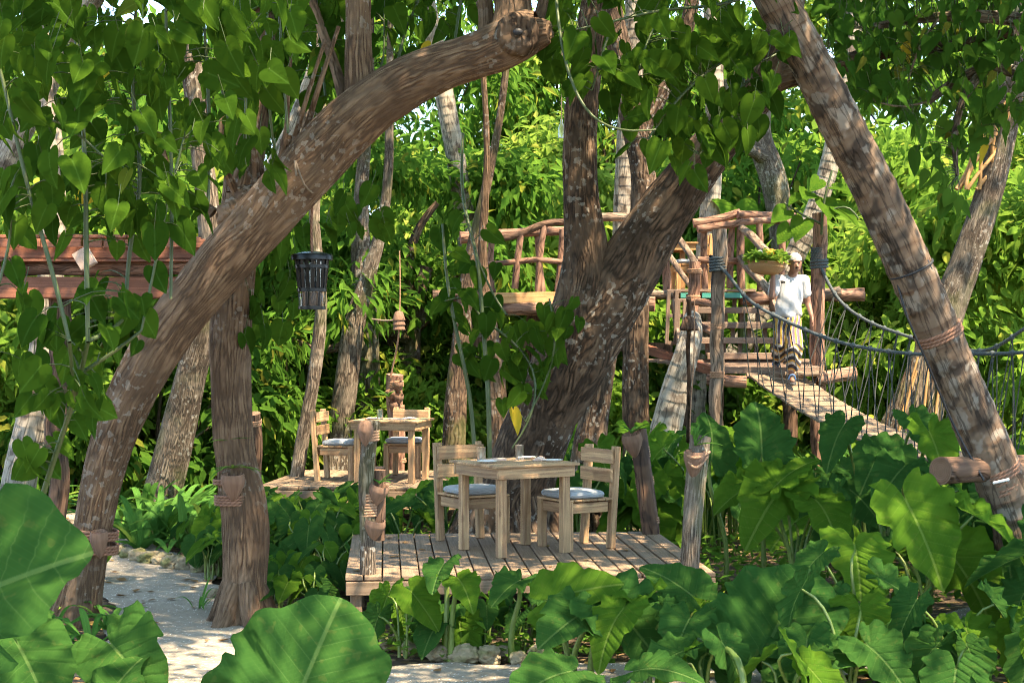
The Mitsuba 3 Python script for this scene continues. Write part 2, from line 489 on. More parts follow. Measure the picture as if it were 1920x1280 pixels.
logmat('m_log_red', (0.20, 0.10, 0.062), (0.32, 0.19, 0.13), (0.085, 0.05, 0.036), (0.30, 0.14, 0.10))
logmat('m_log_grey', (0.17, 0.12, 0.082), (0.26, 0.195, 0.142), (0.07, 0.048, 0.034), (0.46, 0.32, 0.22))
logmat('m_log_dark', (0.10, 0.058, 0.037), (0.16, 0.095, 0.06), (0.045, 0.029, 0.022), (0.20, 0.115, 0.072))


def ropemat(key, a, b, f=160.0):
    def hg(p, n, uv):
        return dr.sin(uv.x * f * 1.3 + uv.y * f)
    return mat(key, two({'type': 'principled', 'base_color': proc(lambda p, n, uv: mix(a, b, 0.5 + 0.32 * hg(p, n, uv) + 0.3 * (noise(p.x * 30, p.y * 30, p.z * 30) - 0.5))), 'roughness': 0.85}))


ropemat('m_rope_brown', (0.13, 0.065, 0.04), (0.30, 0.16, 0.10))
ropemat('m_rope_coir', (0.26, 0.14, 0.08), (0.42, 0.25, 0.15))
ropemat('m_rope_grey', (0.032, 0.042, 0.044), (0.09, 0.108, 0.112))
ropemat('m_rope_thin', (0.025, 0.028, 0.026), (0.065, 0.072, 0.067), 300)
mat('m_husk', two(bumped({'type': 'principled', 'base_color': proc(lambda p, n, uv: mix((0.11, 0.06, 0.037), (0.25, 0.15, 0.098), fbm(uv.x * 40, uv.y * 6, 2.0))), 'roughness': 0.9}, lambda p, n, uv: fbm(uv.x * 60, uv.y * 8, 2.0), 0.006)))

# ground -----------------------------------------------------------------------
def ground_col(p, n, uv):
    v1 = voronoi(p.x * 11, p.y * 11)
    k = v1[2]
    leaf = smoothstep(0.46, 0.34, v1[0]) * dr.select(k > 0.45, 1.0, 0.0)
    soil = mix((0.05, 0.036, 0.025), (0.105, 0.078, 0.055), fbm(p.x * 5, p.y * 5))
    c = mix(soil, mix((0.15, 0.098, 0.05), (0.22, 0.16, 0.085), cell_rand(k * 997)), leaf)
    return c * (0.8 + 0.4 * fbm(p.x * 40, p.y * 40))


mat('m_ground', two(bumped({'type': 'principled', 'base_color': proc(ground_col), 'roughness': 0.95, 'specular': 0.1}, lambda p, n, uv: fbm(p.x * 9, p.y * 9) + 0.3 * fbm(p.x * 45, p.y * 45), 0.03)))


def sand_col(p, n, uv):
    c = mix((0.18, 0.157, 0.122), (0.26, 0.23, 0.182), fbm(p.x * 3.0, p.y * 3.0))
    g = fbm(p.x * 75, p.y * 75)
    c = c * (0.72 + 0.5 * g)
    sp = voronoi(p.x * 34, p.y * 34)
    c = mix(c, (0.15, 0.11, 0.07), smoothstep(0.2, 0.12, sp[0]) * dr.select(sp[2] > 0.84, 0.8, 0.0))
    return mix(c, (0.74, 0.71, 0.65), smoothstep(0.25, 0.15, sp[0]) * dr.select(sp[2] < 0.14, 0.8, 0.0))


mat('m_sand', two(bumped({'type': 'principled', 'base_color': proc(sand_col), 'roughness': 0.95, 'specular': 0.1}, lambda p, n, uv: fbm(p.x * 7, p.y * 7) * 1.6 + 0.45 * fbm(p.x * 55, p.y * 55), 0.02, 4e-3)))


def rock_col(p, n, uv):
    c = mix((0.19, 0.15, 0.09), (0.36, 0.30, 0.195), fbm(p.x * 9, p.y * 9, p.z * 9))
    c = mix(c, (0.13, 0.14, 0.045), smoothstep(0.46, 0.6, fbm(p.x * 6 + 4, p.y * 6, p.z * 6)) * 0.8)
    return c * (0.6 + 0.8 * fbm(p.x * 42, p.y * 42, p.z * 42))


mat('m_rock', two(bumped({'type': 'principled', 'base_color': proc(rock_col), 'roughness': 0.92, 'specular': 0.2}, lambda p, n, uv: fbm(p.x * 38, p.y * 38, p.z * 38), 0.03)))

# small things -----------------------------------------------------------------
mat('m_cushion', two(bumped({'type': 'principled', 'base_color': proc(lambda p, n, uv: mix((0.26, 0.285, 0.305), (0.34, 0.365, 0.385), fbm(p.x * 120, p.y * 120, p.z * 120, 2))), 'roughness': 0.9, 'sheen': 0.4}, lambda p, n, uv: fbm(p.x * 260, p.y * 260, p.z * 260, 2), 0.002)))
mat('m_glass', {'type': 'principled', 'base_color': {'type': 'rgb', 'value': [0.97, 0.985, 0.975]}, 'roughness': 0.03, 'spec_trans': 0.975, 'eta': 1.5})
mat('m_pane', {'type': 'thindielectric'})
mat('m_china', two({'type': 'principled', 'base_color': {'type': 'rgb', 'value': [0.78, 0.77, 0.74]}, 'roughness': 0.25}))
mat('m_napkin', two({'type': 'principled', 'base_color': proc(lambda p, n, uv: mix((0.52, 0.36, 0.28), (0.62, 0.46, 0.36), fbm(p.x * 60, p.y * 60, p.z * 60))), 'roughness': 0.95}))
mat('m_black', two({'type': 'principled', 'base_color': {'type': 'rgb', 'value': [0.004, 0.005, 0.005]}, 'roughness': 0.3, 'specular': 0.3}))
mat('m_strap', two({'type': 'principled', 'base_color': {'type': 'rgb', 'value': [0.02, 0.02, 0.022]}, 'roughness': 0.6}))
mat('m_vine_orange', two({'type': 'principled', 'base_color': proc(lambda p, n, uv: mix((0.26, 0.14, 0.05), (0.45, 0.25, 0.085), noise(p.x * 6, p.y * 6, p.z * 6))), 'roughness': 0.6}))
# ---------------------------------------------------------------- ground and path
def grid_sheet(x0, x1, y0, y1, nx, ny, zf):
    x, y = np.meshgrid(np.linspace(x0, x1, nx), np.linspace(y0, y1, ny), indexing='ij')
    v = np.stack([x, y, zf(x, y)], -1).reshape(-1, 3)
    i, j = np.meshgrid(np.arange(nx - 1), np.arange(ny - 1), indexing='ij')
    q = [i * ny + j, (i + 1) * ny + j, (i + 1) * ny + j + 1, i * ny + j + 1]
    f = np.concatenate([np.stack([q[0], q[1], q[2]], -1).reshape(-1, 3), np.stack([q[0], q[2], q[3]], -1).reshape(-1, 3)])
    return v, f


_g = MB()
_g.add(*grid_sheet(-14, 14, 4, 34, 141, 151, lambda x, y: -0.03 + 0.05 * (meshkit.fbm(np.stack([x * 1.1, y * 1.1, x * 0], -1), 3, 2) - 0.62)))
for x0, x1, y0, y1 in ((-600, -14, -600, 800), (14, 600, -600, 800), (-14, 14, -600, 4), (-14, 14, 34, 800)):
    _g.add(*grid_sheet(x0, x1, y0, y1, 3, 3, lambda x, y: x * 0 - 0.035))
structure('ground', _g.ply('m_ground', True))

path_left = LineString([(-2.0, 9.2), (-2.35, 11.4), (-2.75, 13.2), (-3.45, 15.2), (-4.7, 18.0), (-6.5, 21)])
path_front = LineString([(-2.6, 9.6), (-0.6, 10.35), (1.2, 10.5), (3.0, 11.6), (4.6, 13.4), (7.5, 14.6)])
path_poly = path_left.buffer(0.52).union(path_front.buffer(0.5)).union(Polygon([(-3.2, 6), (3, 6), (3, 10), (-3.2, 10)])).buffer(0.25).buffer(-0.25)


def wavy(poly, seed):
    c = np.array(poly.exterior.segmentize(0.08).coords)
    n = meshkit.fbm(np.c_[c * 2.2, c[:, :1] * 0], 3, seed) - 0.5
    return Polygon(c + n[:, None] * 0.22).buffer(0)


path_poly = wavy(path_poly, 4)
_v, _f = trimesh.creation.triangulate_polygon(path_poly.segmentize(0.1), engine='earcut')
structure('sand_path', MB().add(np.c_[_v, np.full(len(_v), 0.012)], _f).ply('m_sand', False))

# fallen leaves: too many to count
_k = 2600
_p = np.c_[rng.uniform(-7, 8, _k), rng.uniform(10, 24, _k), np.full(_k, 0.022)]
_proto_lit = (np.array([[0, 0, 0], [-0.3, 0.45, 0.06], [0.3, 0.45, 0.10], [0, 1, 0.08], [0, 0.45, -0.02]]), np.array([[0, 2, 4], [0, 4, 1], [2, 3, 4], [1, 4, 3]]), np.array([[.5, 0], [.1, .45], [.9, .45], [.5, 1], [.5, .45]]))
_on = np.array([path_poly.contains(Point(q[0], q[1])) for q in _p])
_keep = ~_on | (rng.random(_k) < 0.4)
_M = frames(_p[_keep], np.c_[randdir(_keep.sum())[:, :2], np.zeros(_keep.sum())], UP + 0.35 * randdir(_keep.sum()), rng.uniform(0.05, 0.13, _keep.sum()))
scene['leaf_litter'] = MB().add(*batch(_proto_lit, _M)).ply('m_litter', False)
labels['leaf_litter'] = {'label': 'dry brown fallen leaves scattered over the soil and sand', 'category': 'leaf litter', 'kind': 'stuff'}

# coral stones that edge the path ------------------------------------------------
def rock(name_label, pos, r, seed, group):
    key = thing('border_stone', name_label, 'stone', group)
    m = trimesh.creation.icosphere(3)
    g = np.random.default_rng(seed)
    v = m.vertices * (g.uniform(0.75, 1.25, 3) * [1, 1, 0.8])
    n = meshkit.fbm(m.vertices * 1.6 + seed, 4, seed)
    n2 = meshkit.fbm(m.vertices * 5.0 + seed, 3, seed + 7)
    v = v * (0.62 + 0.75 * n + 0.32 * (n2 - 0.5) * 2 * 0.7)[:, None] * r
    scene[key] = mikit.ply((v + np.asarray(pos) + [0, 0, r * 0.45], m.faces), 'm_rock', smooth=True)
    return key


_r = 0
for px, py, w in [(702, 1205, 36), (728, 1212, 26), (752, 1205, 34), (772, 1224, 40), (800, 1222, 36), (826, 1234, 46), (850, 1228, 34), (872, 1240, 46), (897, 1226, 32), (915, 1240, 40), (945, 1232, 30), (972, 1245, 36), (1005, 1240, 40), (1042, 1246, 34), (690, 1186, 26)]:
    Z = G(px, py)[1]
    rock('pitted coral stone in the low border in front of the dining deck', G(px, py), w / 2 / F * Z * 1.15, 100 + _r, 'coral stones in front of the dining deck')
    _r += 1
for px, py, w in [(262, 1052, 30), (282, 1055, 34), (306, 1058, 30), (328, 1066, 34), (352, 1068, 36), (374, 1074, 26), (392, 1066, 36), (240, 1046, 26), (410, 1078, 30), (222, 1040, 24), (560, 1060, 36), (600, 1062, 30), (530, 1078, 40)]:
    Z = G(px, py)[1]
    rock('mossy coral stone along the left sand path behind the upright trunk', G(px, py), w / 2 / F * Z * 1.15, 200 + _r, 'coral stones along the left path')
    _r += 1
for px, py, w in [(492, 1160, 34), (515, 1150, 26), (400, 1120, 22), (1655, 1130, 32), (1690, 1120, 30), (1600, 1150, 34), (1740, 1105, 28), (1480, 1175, 36)]:
    Z = G(px, py)[1]
    rock('grey coral stone lying loose at the edge of the sand', G(px, py), w / 2 / F * Z * 1.1, 300 + _r, 'loose coral stones by the sand')
    _r += 1

# ---------------------------------------------------------------- dining decks
def deck(key, corner, ang, width, depth, top, pw, gap, matn='m_wood_deck', lean=0.0, thick=0.032):
    """Planks run along the depth (second axis)."""
    ax = axes_z(ang)
    n = int(round(width / (pw + gap)))
    c0 = np.array([corner[0], corner[1], top - thick / 2])
    g = np.random.default_rng(int(abs(corner[0] * 100)) + 5)
    for i in range(n):
        d = depth + g.uniform(-0.02, 0.02)
        c = c0 + ax[0] * ((i + 0.5) * (pw + gap)) + ax[1] * (depth / 2 + g.uniform(-0.012, 0.012)) + UP * g.uniform(-0.003, 0.003)
        boxp(key, 'plank', c, np.stack([ax[1], -ax[0], UP]), (d, pw + g.uniform(-0.004, 0.003), thick), matn, 0.005)
    W = n * (pw + gap)
    for k, f in enumerate((0.02, 0.5, 0.98)):
        p = np.array([corner[0], corner[1], top - thick - 0.055]) + ax[1] * (0.06 + (depth - 0.12) * f)
        boxp(key, 'joist', p + ax[0] * W / 2, ax, (W - 0.06, 0.05, 0.105), matn, 0.004)
    for f in (0.03, 0.35, 0.66, 0.97):
        for q in (0.06, depth / 2 + 0.04, depth - 0.06):
            p = np.array([corner[0], corner[1], 0]) + ax[0] * W * f + ax[1] * (q + 0.055)
            h = top - thick - 0.0
            boxp(key, 'foot_post', [p[0], p[1], h / 2 - 0.03], np.stack([UP, ax[0], ax[1]]), (h - 0.04, 0.09, 0.06), matn, 0.005)
    return ax, W


DK = 0.45
D1 = thing('dining_deck', 'low weathered plank deck under the nearer dining table', 'deck')
_c1 = P(646, 1081, (CAMZ - DK) * F / (1081 - 640))
ax1, W1 = deck(D1, _c1, math.radians(4.5), 2.86, 2.65, DK, 0.128, 0.012)
_b = _c1 + ax1[0] * W1 / 2 + UP * -0.075 - ax1[1] * 0.022
boxp(D1, 'fascia', [_b[0], _b[1], DK - 0.085], ax1, (W1 - 0.02, 0.03, 0.10), 'm_wood_deck', 0.004)
ST = thing('timber_step', 'small plank step at the left end of the nearer deck', 'step')
for i in range(4):
    boxp(ST, 'plank', G(600 + i * 22, 1060, 0.22) + np.array([0, 0.1, 0]), np.stack([ax1[1], -ax1[0], UP]), (0.34, 0.09, 0.03), 'm_wood_deck')
boxp(ST, 'bearer', G(634, 1060, 0.15) + np.array([0, 0.1, 0]), ax1, (0.42, 0.08, 0.11), 'm_wood_deck')

for i in range(16):
    q = _c1 + ax1[0] * U(0.1, 2.7) + ax1[1] * U(0.1, 2.4)
    key = thing('fallen_leaf', 'dry brown leaf lying on the planks of the nearer deck', 'fallen leaf', 'dry leaves on the nearer deck')
    scene[key] = MB().add(*batch(_proto_lit, frames(np.array([[q[0], q[1], DK + 0.004]]), np.c_[randdir(1)[:, :2], [[0.0]]], UP + 0.15 * randdir(1), U(0.06, 0.1)))).ply('m_litter', False)
D2 = thing('dining_deck', 'shaded plank deck further back under the second dining table', 'deck')
ax2, W2 = deck(D2, P(478, 912, 18.75), math.radians(-5), 2.55, 2.5, 0.50, 0.118, 0.010)
boxp(D2, 'fascia', np.r_[(P(478, 912, 18.75) + ax2[0] * W2 / 2 - ax2[1] * 0.022)[:2], 0.40], ax2, (W2, 0.03, 0.12), 'm_wood_deck', 0.004)
ST2 = thing('timber_step', 'small plank step in front of the rear dining deck', 'step')
for i in range(2):
    boxp(ST2, 'plank', P(628, 948 + i * 3, 17.9 - i * 0.16) * [1, 1, 0] + UP * 0.3, ax2, (0.75, 0.14, 0.03), 'm_wood_deck')
for s in (-1, 1):
    boxp(ST2, 'bearer', P(628, 948, 17.82) * [1, 1, 0] + UP * 0.14 + ax2[0] * s * 0.3, ax2, (0.06, 0.26, 0.27), 'm_wood_deck')

# ---------------------------------------------------------------- furniture
def table(key, cx, cy, z, ang, w=0.74, h=0.75, matn='m_wood_table'):
    ax = axes_z(ang)
    c = np.array([cx, cy, z])
    n = 6
    pw = (w + 0.06) / n
    for i in range(n):
        boxp(key, 'top_board', c + ax[1] * ((i - (n - 1) / 2) * pw) + UP * (h - 0.011), ax, (w + 0.06, pw - 0.002, 0.022), matn, 0.003)
    for sx, sy in ((1, 0), (-1, 0), (0, 1), (0, -1)):
        a = ax if sx == 0 else np.stack([ax[1], -ax[0], UP])
        boxp(key, 'apron', c + (ax[0] * sx + ax[1] * sy) * (w / 2 - 0.015 - (0.002 if sx else 0)) + UP * (h - 0.022 - 0.046), a, (w - (0.07 if sx else 0.0), 0.028, 0.092), matn, 0.003)
    for sx in (-1, 1):
        for sy in (-1, 1):
            boxp(key, 'leg', c + ax[0] * sx * (w / 2 - 0.064) + ax[1] * sy * (w / 2 - 0.064) + UP * (h - 0.026) / 2, np.stack([UP, ax[0], ax[1]]), (h - 0.026, 0.07, 0.07), matn, 0.005)
    return ax


def cushion_mesh(w, d, h):
    nu, nv = 24, 10
    th = np.linspace(0, 2 * math.pi, nu, endpoint=False)
    ph = np.linspace(-math.pi / 2, math.pi / 2, nv)
    pw = lambda t, e: np.sign(t) * np.abs(t) ** e
    x = pw(np.cos(ph), 0.25)[:, None] * pw(np.cos(th), 0.3)[None] * w / 2
    y = pw(np.cos(ph), 0.25)[:, None] * pw(np.sin(th), 0.3)[None] * d / 2
    z = (pw(np.sin(ph), 0.7)[:, None] * np.ones(nu)) * h / 2
    v = np.stack([x, y, z], -1).reshape(-1, 3)
    v[:, 2] += 0.012 * (1 - (v[:, 0] * 2 / w) ** 2) * (1 - (v[:, 1] * 2 / d) ** 2) * np.sign(v[:, 2]) + 0.006 * (meshkit.fbm(v * 9, 2, 3) - 0.5)
    i, j = np.meshgrid(np.arange(nv - 1), np.arange(nu), indexing='ij')
    a, b = i * nu + j, i * nu + (j + 1) % nu
    f = np.concatenate([np.stack([a, b, b + nu], -1).reshape(-1, 3), np.stack([a, b + nu, a + nu], -1).reshape(-1, 3)])
    return v, f


def chair(key, cx, cy, z, facing, matn='m_wood_table'):
    """facing: angle of the way the sitter looks. Seat centre at (cx, cy)."""
    f = np.array([math.cos(facing), math.sin(facing), 0])
    s = np.array([-f[1], f[0], 0])
    ax = np.stack([f, s, UP])
    c = np.array([cx, cy, z])
    w, d, sh, bh = 0.47, 0.49, 0.41, 0.86
    for k in (-1, 1):
        boxp(key, 'leg', c + f * (d / 2 - 0.032) + s * k * (w / 2 - 0.032) + UP * sh / 2, np.stack([UP, f, s]), (sh, 0.064, 0.064), matn, 0.005)
        p0, p1 = c - f * (d / 2 - 0.03) + s * k * (w / 2 - 0.032), c - f * (d / 2 + 0.03) + s * k * (w / 2 - 0.032) + UP * bh
        barp(key, 'back_post', p0, p1, 0.064, 0.06, matn, up=f, bevel=0.005)
        boxp(key, 'seat_rail', c + s * k * (w / 2 - 0.032) + UP * (sh - 0.055), ax, (d - 0.13, 0.03, 0.085), matn, 0.003)
    for q in (1, -1):
        boxp(key, 'seat_rail', c + f * q * (d / 2 - 0.032) + UP * (sh - 0.055), np.stack([s, -f, UP]), (w - 0.13, 0.03, 0.085), matn, 0.003)
    for i in range(6):
        boxp(key, 'seat_slat', c + f * ((i - 2.5) * 0.079 + 0.012) + UP * (sh + 0.0095), np.stack([s, -f, UP]), (w - 0.004, 0.072, 0.018), matn, 0.003)
    for zz, hh in ((bh - 0.085, 0.12), (bh - 0.245, 0.115)):
        off = -(d / 2 + 0.03 * zz / bh * 1.0) + 0.045
        boxp(key, 'back_slat', c + f * (off + 0.012) + UP * zz, np.stack([s, -f, UP]), (w - 0.004, 0.024, hh), matn, 0.003)
    v, ff = cushion_mesh(w - 0.01, d - 0.08, 0.062)
    cu = part(key, 'cushion', mikit.ply((c + np.stack([v[:, 0], v[:, 1], v[:, 2]], -1) @ np.stack([s, f, UP]) + f * 0.035 + UP * (sh + 0.053), ff), 'm_cushion', smooth=True))
    th = np.linspace(0, 2 * math.pi, 33)
    pw = lambda t, e: np.sign(t) * np.abs(t) ** e
    ring = c + (pw(np.cos(th), 0.3) * (w - 0.012) / 2)[:, None] * s + (pw(np.sin(th), 0.3) * (d - 0.082) / 2)[:, None] * f + f * 0.035 + UP * (sh + 0.053)
    part(cu, 'piping', tube_mb(ring, 0.004, 5, 0.05).ply('m_cushion'))


def tumbler(label, pos, r=0.035, h=0.10):
    key = thing('drinking_glass', label, 'glass')
    pr = [(0.001, 0), (r * 0.86, 0), (r * 0.92, 0.004), (r, h), (r - 0.0015, h + 0.001), (r - 0.003, h), (r * 0.86 - 0.001, 0.012), (0.001, 0.011)]
    scene[key] = mikit.ply(lathe(pr, 28, pos)[:2], 'm_glass', smooth=35)


def plate(label, pos, r=0.085):
    key = thing('side_plate', label, 'plate')
    pr = [(0.001, 0), (r * 0.6, 0), (r * 0.97, 0.012), (r, 0.016), (r * 0.96, 0.0165), (r * 0.6, 0.006), (0.001, 0.005)]
    scene[key] = mikit.ply(lathe(pr, 32, pos)[:2], 'm_china', smooth=40)


def napkin(label, pos, ang, l=0.22, w=0.07):
    key = thing('napkin', label, 'napkin')
    n = 22
    x, y = np.meshgrid(np.linspace(-l / 2, l / 2, n), np.linspace(-w / 2, w / 2, 10), indexing='ij')
    z = 0.012 + 0.010 * meshkit.fbm(np.stack([x * 22, y * 30, x * 0 + 3], -1), 3, 5) + 0.006 * np.cos(y / w * 6)
    v = np.stack([x, y, z], -1).reshape(-1, 3)
    _, f = grid_sheet(0, 1, 0, 1, n, 10, lambda a, b: a * 0)
    v2 = v.copy()
    v2[:, 2] = 0.001
    c, s = math.cos(ang), math.sin(ang)
    R = np.array([[c, s, 0], [-s, c, 0], [0, 0, 1]])
    edge = []
    for i in range(n - 1):
        edge += [(i * 10, (i + 1) * 10), ((i + 1) * 10 + 9, i * 10 + 9)]
    for j in range(9):
        edge += [(j + 1, j), ((n - 1) * 10 + j, (n - 1) * 10 + j + 1)]
    e = np.array(edge)
    N = len(v)
    side = np.vstack([np.c_[e[:, 0], e[:, 0] + N, e[:, 1]], np.c_[e[:, 1], e[:, 0] + N, e[:, 1] + N]])
    scene[key] = mikit.ply((np.vstack([v, v2]) @ R + pos, np.vstack([f, f[:, ::-1] + N, side])), 'm_napkin', smooth=50)


A1 = math.atan2(0.52, 0.855)
T1 = thing('dining_table', 'square light wood table on the nearer deck in front of the thick forked trunk', 'table')
t1x, t1y = 0.015, 13.37
at1 = table(T1, t1x, t1y, DK, A1)
K = thing('dining_chair', 'wooden chair with grey cushion at the right of the nearer table', 'chair', 'dining chairs with grey cushions')
chair(K, 0.545, 13.62, DK, A1 + math.pi)
K = thing('dining_chair', 'wooden chair with grey cushion behind the left corner of the nearer table', 'chair', 'dining chairs with grey cushions')
chair(K, -0.345, 13.98, DK, A1 - math.pi / 2)
T2 = thing('dining_table', 'square honey coloured table on the rear deck beside the coconut rope post', 'table')
A2 = math.radians(-11)
t2x, t2y = -1.47, 19.55
at2 = table(T2, t2x, t2y, 0.50, A2, 0.80)
K = thing('dining_chair', 'wooden chair with grey cushion on the left of the rear table', 'chair', 'dining chairs with grey cushions')
chair(K, -2.13, 19.72, 0.50, A2)
K = thing('dining_chair', 'wooden chair with grey cushion behind the rear table facing the camera', 'chair', 'dining chairs with grey cushions')
chair(K, -1.33, 20.15, 0.50, A2 - math.pi / 2)


def on_table(ax, cx, cy, z, a, b):
    return np.array([cx, cy, z + 0.7505]) + ax[0] * a + ax[1] * b


tumbler('clear water glass on the left of the nearer table', on_table(at1, t1x, t1y, DK, -0.22, 0.16), 0.039, 0.115)
tumbler('clear tall glass in the middle of the nearer table', on_table(at1, t1x, t1y, DK, 0.13, 0.12), 0.036, 0.125)
plate('round white side plate near the right corner of the nearer table', on_table(at1, t1x, t1y, DK, 0.27, -0.18))
plate('round white side plate at the back of the nearer table', on_table(at1, t1x, t1y, DK, 0.26, 0.22))
plate('round pale plate at the left edge of the nearer table', on_table(at1, t1x, t1y, DK, -0.27, -0.02))
napkin('tan napkin folded beside the left glass of the nearer table', on_table(at1, t1x, t1y, DK, -0.12, 0.12), A1 + 0.2)
napkin('tan napkin folded on the right half of the nearer table', on_table(at1, t1x, t1y, DK, 0.26, 0.02), A1 + 0.9, 0.26, 0.075)
tumbler('clear water glass on the rear table', on_table(at2, t2x, t2y, 0.5, -0.12, -0.1), 0.04, 0.12)
plate('round white plate at the left of the rear table', on_table(at2, t2x, t2y, 0.5, -0.24, 0.02))
plate('round white plate at the right of the rear table', on_table(at2, t2x, t2y, 0.5, 0.2, 0.1))
napkin('tan napkin on the rear table', on_table(at2, t2x, t2y, 0.5, 0.1, -0.12), A2, 0.22, 0.07)

# ---------------------------------------------------------------- log posts with coconut husk pots
def husk(key, pos, axis, r=0.085, h=0.2, name='planter_pot', open_top=True):
    """Half coconut husk, pointed at the bottom."""
    pr = [(0.003, -h * 0.62), (r * 0.35, -h * 0.5), (r * 0.72, -h * 0.25), (r * 0.98, 0.0), (r, h * 0.12), (r * 0.9, h * 0.3)]
    pr += [(r * 0.8, h * 0.28), (r * 0.78, h * 0.05), (0.003, -h * 0.1)] if open_top else [(r * 0.6, h * 0.48), (0.003, h * 0.56)]
    return part(key, name, MB().add(*lathe(pr, 18, pos, axis)).ply('m_husk'))


def sprig(key, pos, n, l, seed, up=0.7, w=0.16, matn='m_lily', name='sprout'):
    g = np.random.default_rng(seed)
    m = MB()
    for i in range(n):
        a = g.uniform(0, 6.28)
        d = np.array([math.cos(a), math.sin(a), up * g.uniform(0.6, 1.6)])
        m.add(*strap(pos, d, l * g.uniform(0.6, 1.1), l * w, g.uniform(0.3, 0.9), g.integers(1000)))
    return part(key, name, m.ply(matn))


def strap(base, d, L, w, droop, idn, n=9):
    """Arching strap leaf with a folded midrib."""
    d = nrm(d)
    s = np.linspace(0, 1, n)
    h = nrm(np.array([d[0], d[1], 0]) + 1e-6)
    c = np.asarray(base) + d * (s * L)[:, None] - UP * (droop * L * s ** 2.2 * 0.55)[:, None] + h * (droop * L * 0.12 * s ** 2)[:, None]
    t = nrm(np.gradient(c, axis=0))
    side = nrm(np.cross(t, UP + 0 * t))
    nn = np.cross(side, t)
    ww = w / 2 * np.clip(np.sin(np.clip(s * 0.86 + 0.14, 0, 1) * math.pi) ** 0.65, 0.02, 1)
    v = np.stack([c - side * ww[:, None] + nn * ww[:, None] * 0.45, c, c + side * ww[:, None] + nn * ww[:, None] * 0.45], 1).reshape(-1, 3)
    uv = np.stack([np.stack([s * 0 + 0.1, s * 0 + 0.5, s * 0 + 0.9], 1) + idn, np.stack([s, s, s], 1)], -1).reshape(-1, 2)
    f = []
    for i in range(n - 1):
        for j in (0, 1):
            a = i * 3 + j
            f += [(a, a + 1, a + 4), (a, a + 4, a + 3)]
    return v, np.array(f), uv


def post(label, p0, p1, r, matn='m_log_grey', binds=(), r1=None, seed=1, name='log_post', group=None):
    key = thing(name, label, 'post', group)
    logp(key, 'trunk', p0, p1, r, matn, 0.012, seed, 18, r1=r1, step=0.05)
    p0, p1 = np.asarray(p0, float), np.asarray(p1, float)
    for f, n in binds:
        part(key, 'rope_binding', rope_rings(p0 + (p1 - p0) * f, p1 - p0, r * 1.04, n, 0.011).ply('m_rope_coir'))
    return key


def onpx(px, py, z):
    return G(px, py, z)


p = onpx(688, 1076, DK)
k = post('thin log post at the front left corner of the nearer deck', p, p + [0.03, 0.02, 1.16], 0.055, 'm_bark_grey', ((0.42, 5), (0.50, 3), (0.9, 4)), 0.05, 3)
logp(k, 'side_log', p + [0.075, 0.05, 0.25], p + [0.085, 0.05, 0.78], 0.05, 'm_log_dark', 0.008)
husk(k, p + [-0.005, -0.07, 1.07], [0, 0, 1], 0.062, 0.17, 'coconut_husk', False)
husk(k, p + [0.085, -0.02, 0.62], [0.3, -0.2, 1], 0.075, 0.2)
husk(k, p + [0.06, -0.03, 0.36], [0.2, -0.2, 1], 0.08, 0.2)
sprig(k, p + [0.1, -0.03, 0.68], 5, 0.16, 9)
p = onpx(708, 1006, DK)
k = post('short dark log post at the back left corner of the nearer deck', p, p + [0.0, 0, 0.62], 0.06, 'm_log_dark', ((0.4, 4), (0.7, 3)), None, 5)
p = onpx(1304, 1066, DK)
k = post('leaning log post at the right end of the nearer deck', onpx(1293, 1066, DK), P(1313, 818, 12.5), 0.066, 'm_bark_grey', ((0.86, 3),), 0.082, 7)
husk(k, P(1302, 862, 12.37), [0.05, -0.12, 1], 0.085, 0.24)
part(k, 'tie_rope', MB().add(*tube([P(1284, 848, 12.38), P(1300, 858, 12.27), P(1326, 850, 12.40), P(1330, 846, 12.55)], 0.012, 6, 0.03)).add(*tube([P(1284, 852, 12.38), P(1302, 876, 12.27), P(1328, 854, 12.40)], 0.010, 6, 0.03)).ply('m_rope_coir'))
_m = MB()
for i, (dx, dz, L) in enumerate([(-0.05, 1, 0.20), (0.09, 0.9, 0.24), (0.26, 0.35, 0.26), (0.32, 0.1, 0.22), (-0.12, 0.7, 0.16), (0.18, 0.7, 0.2)]):
    _m.add(*strap(P(1304, 835, 12.4), [dx, -0.1, dz], L, 0.035, 0.5, i))
part(k, 'sprout', _m.ply('m_lily'))
k = post('log post with rope wraps at the back right corner of the nearer deck', onpx(1222, 1000, DK), P(1196, 806, 14.7), 0.075, 'm_log_dark', ((0.5, 4), (0.12, 3), (0.78, 5)), 0.08, 8)
husk(k, P(1186, 828, 14.58), [-0.2, -0.2, 1], 0.095, 0.26)
sprig(k, P(1184, 812, 14.6), 6, 0.22, 4)
k = post('short log post standing behind the upright trunk beside the rear deck', G(482, 1010), P(478, 774, 17.4), 0.062, 'm_log_dark', ((0.93, 3),), None, 12)

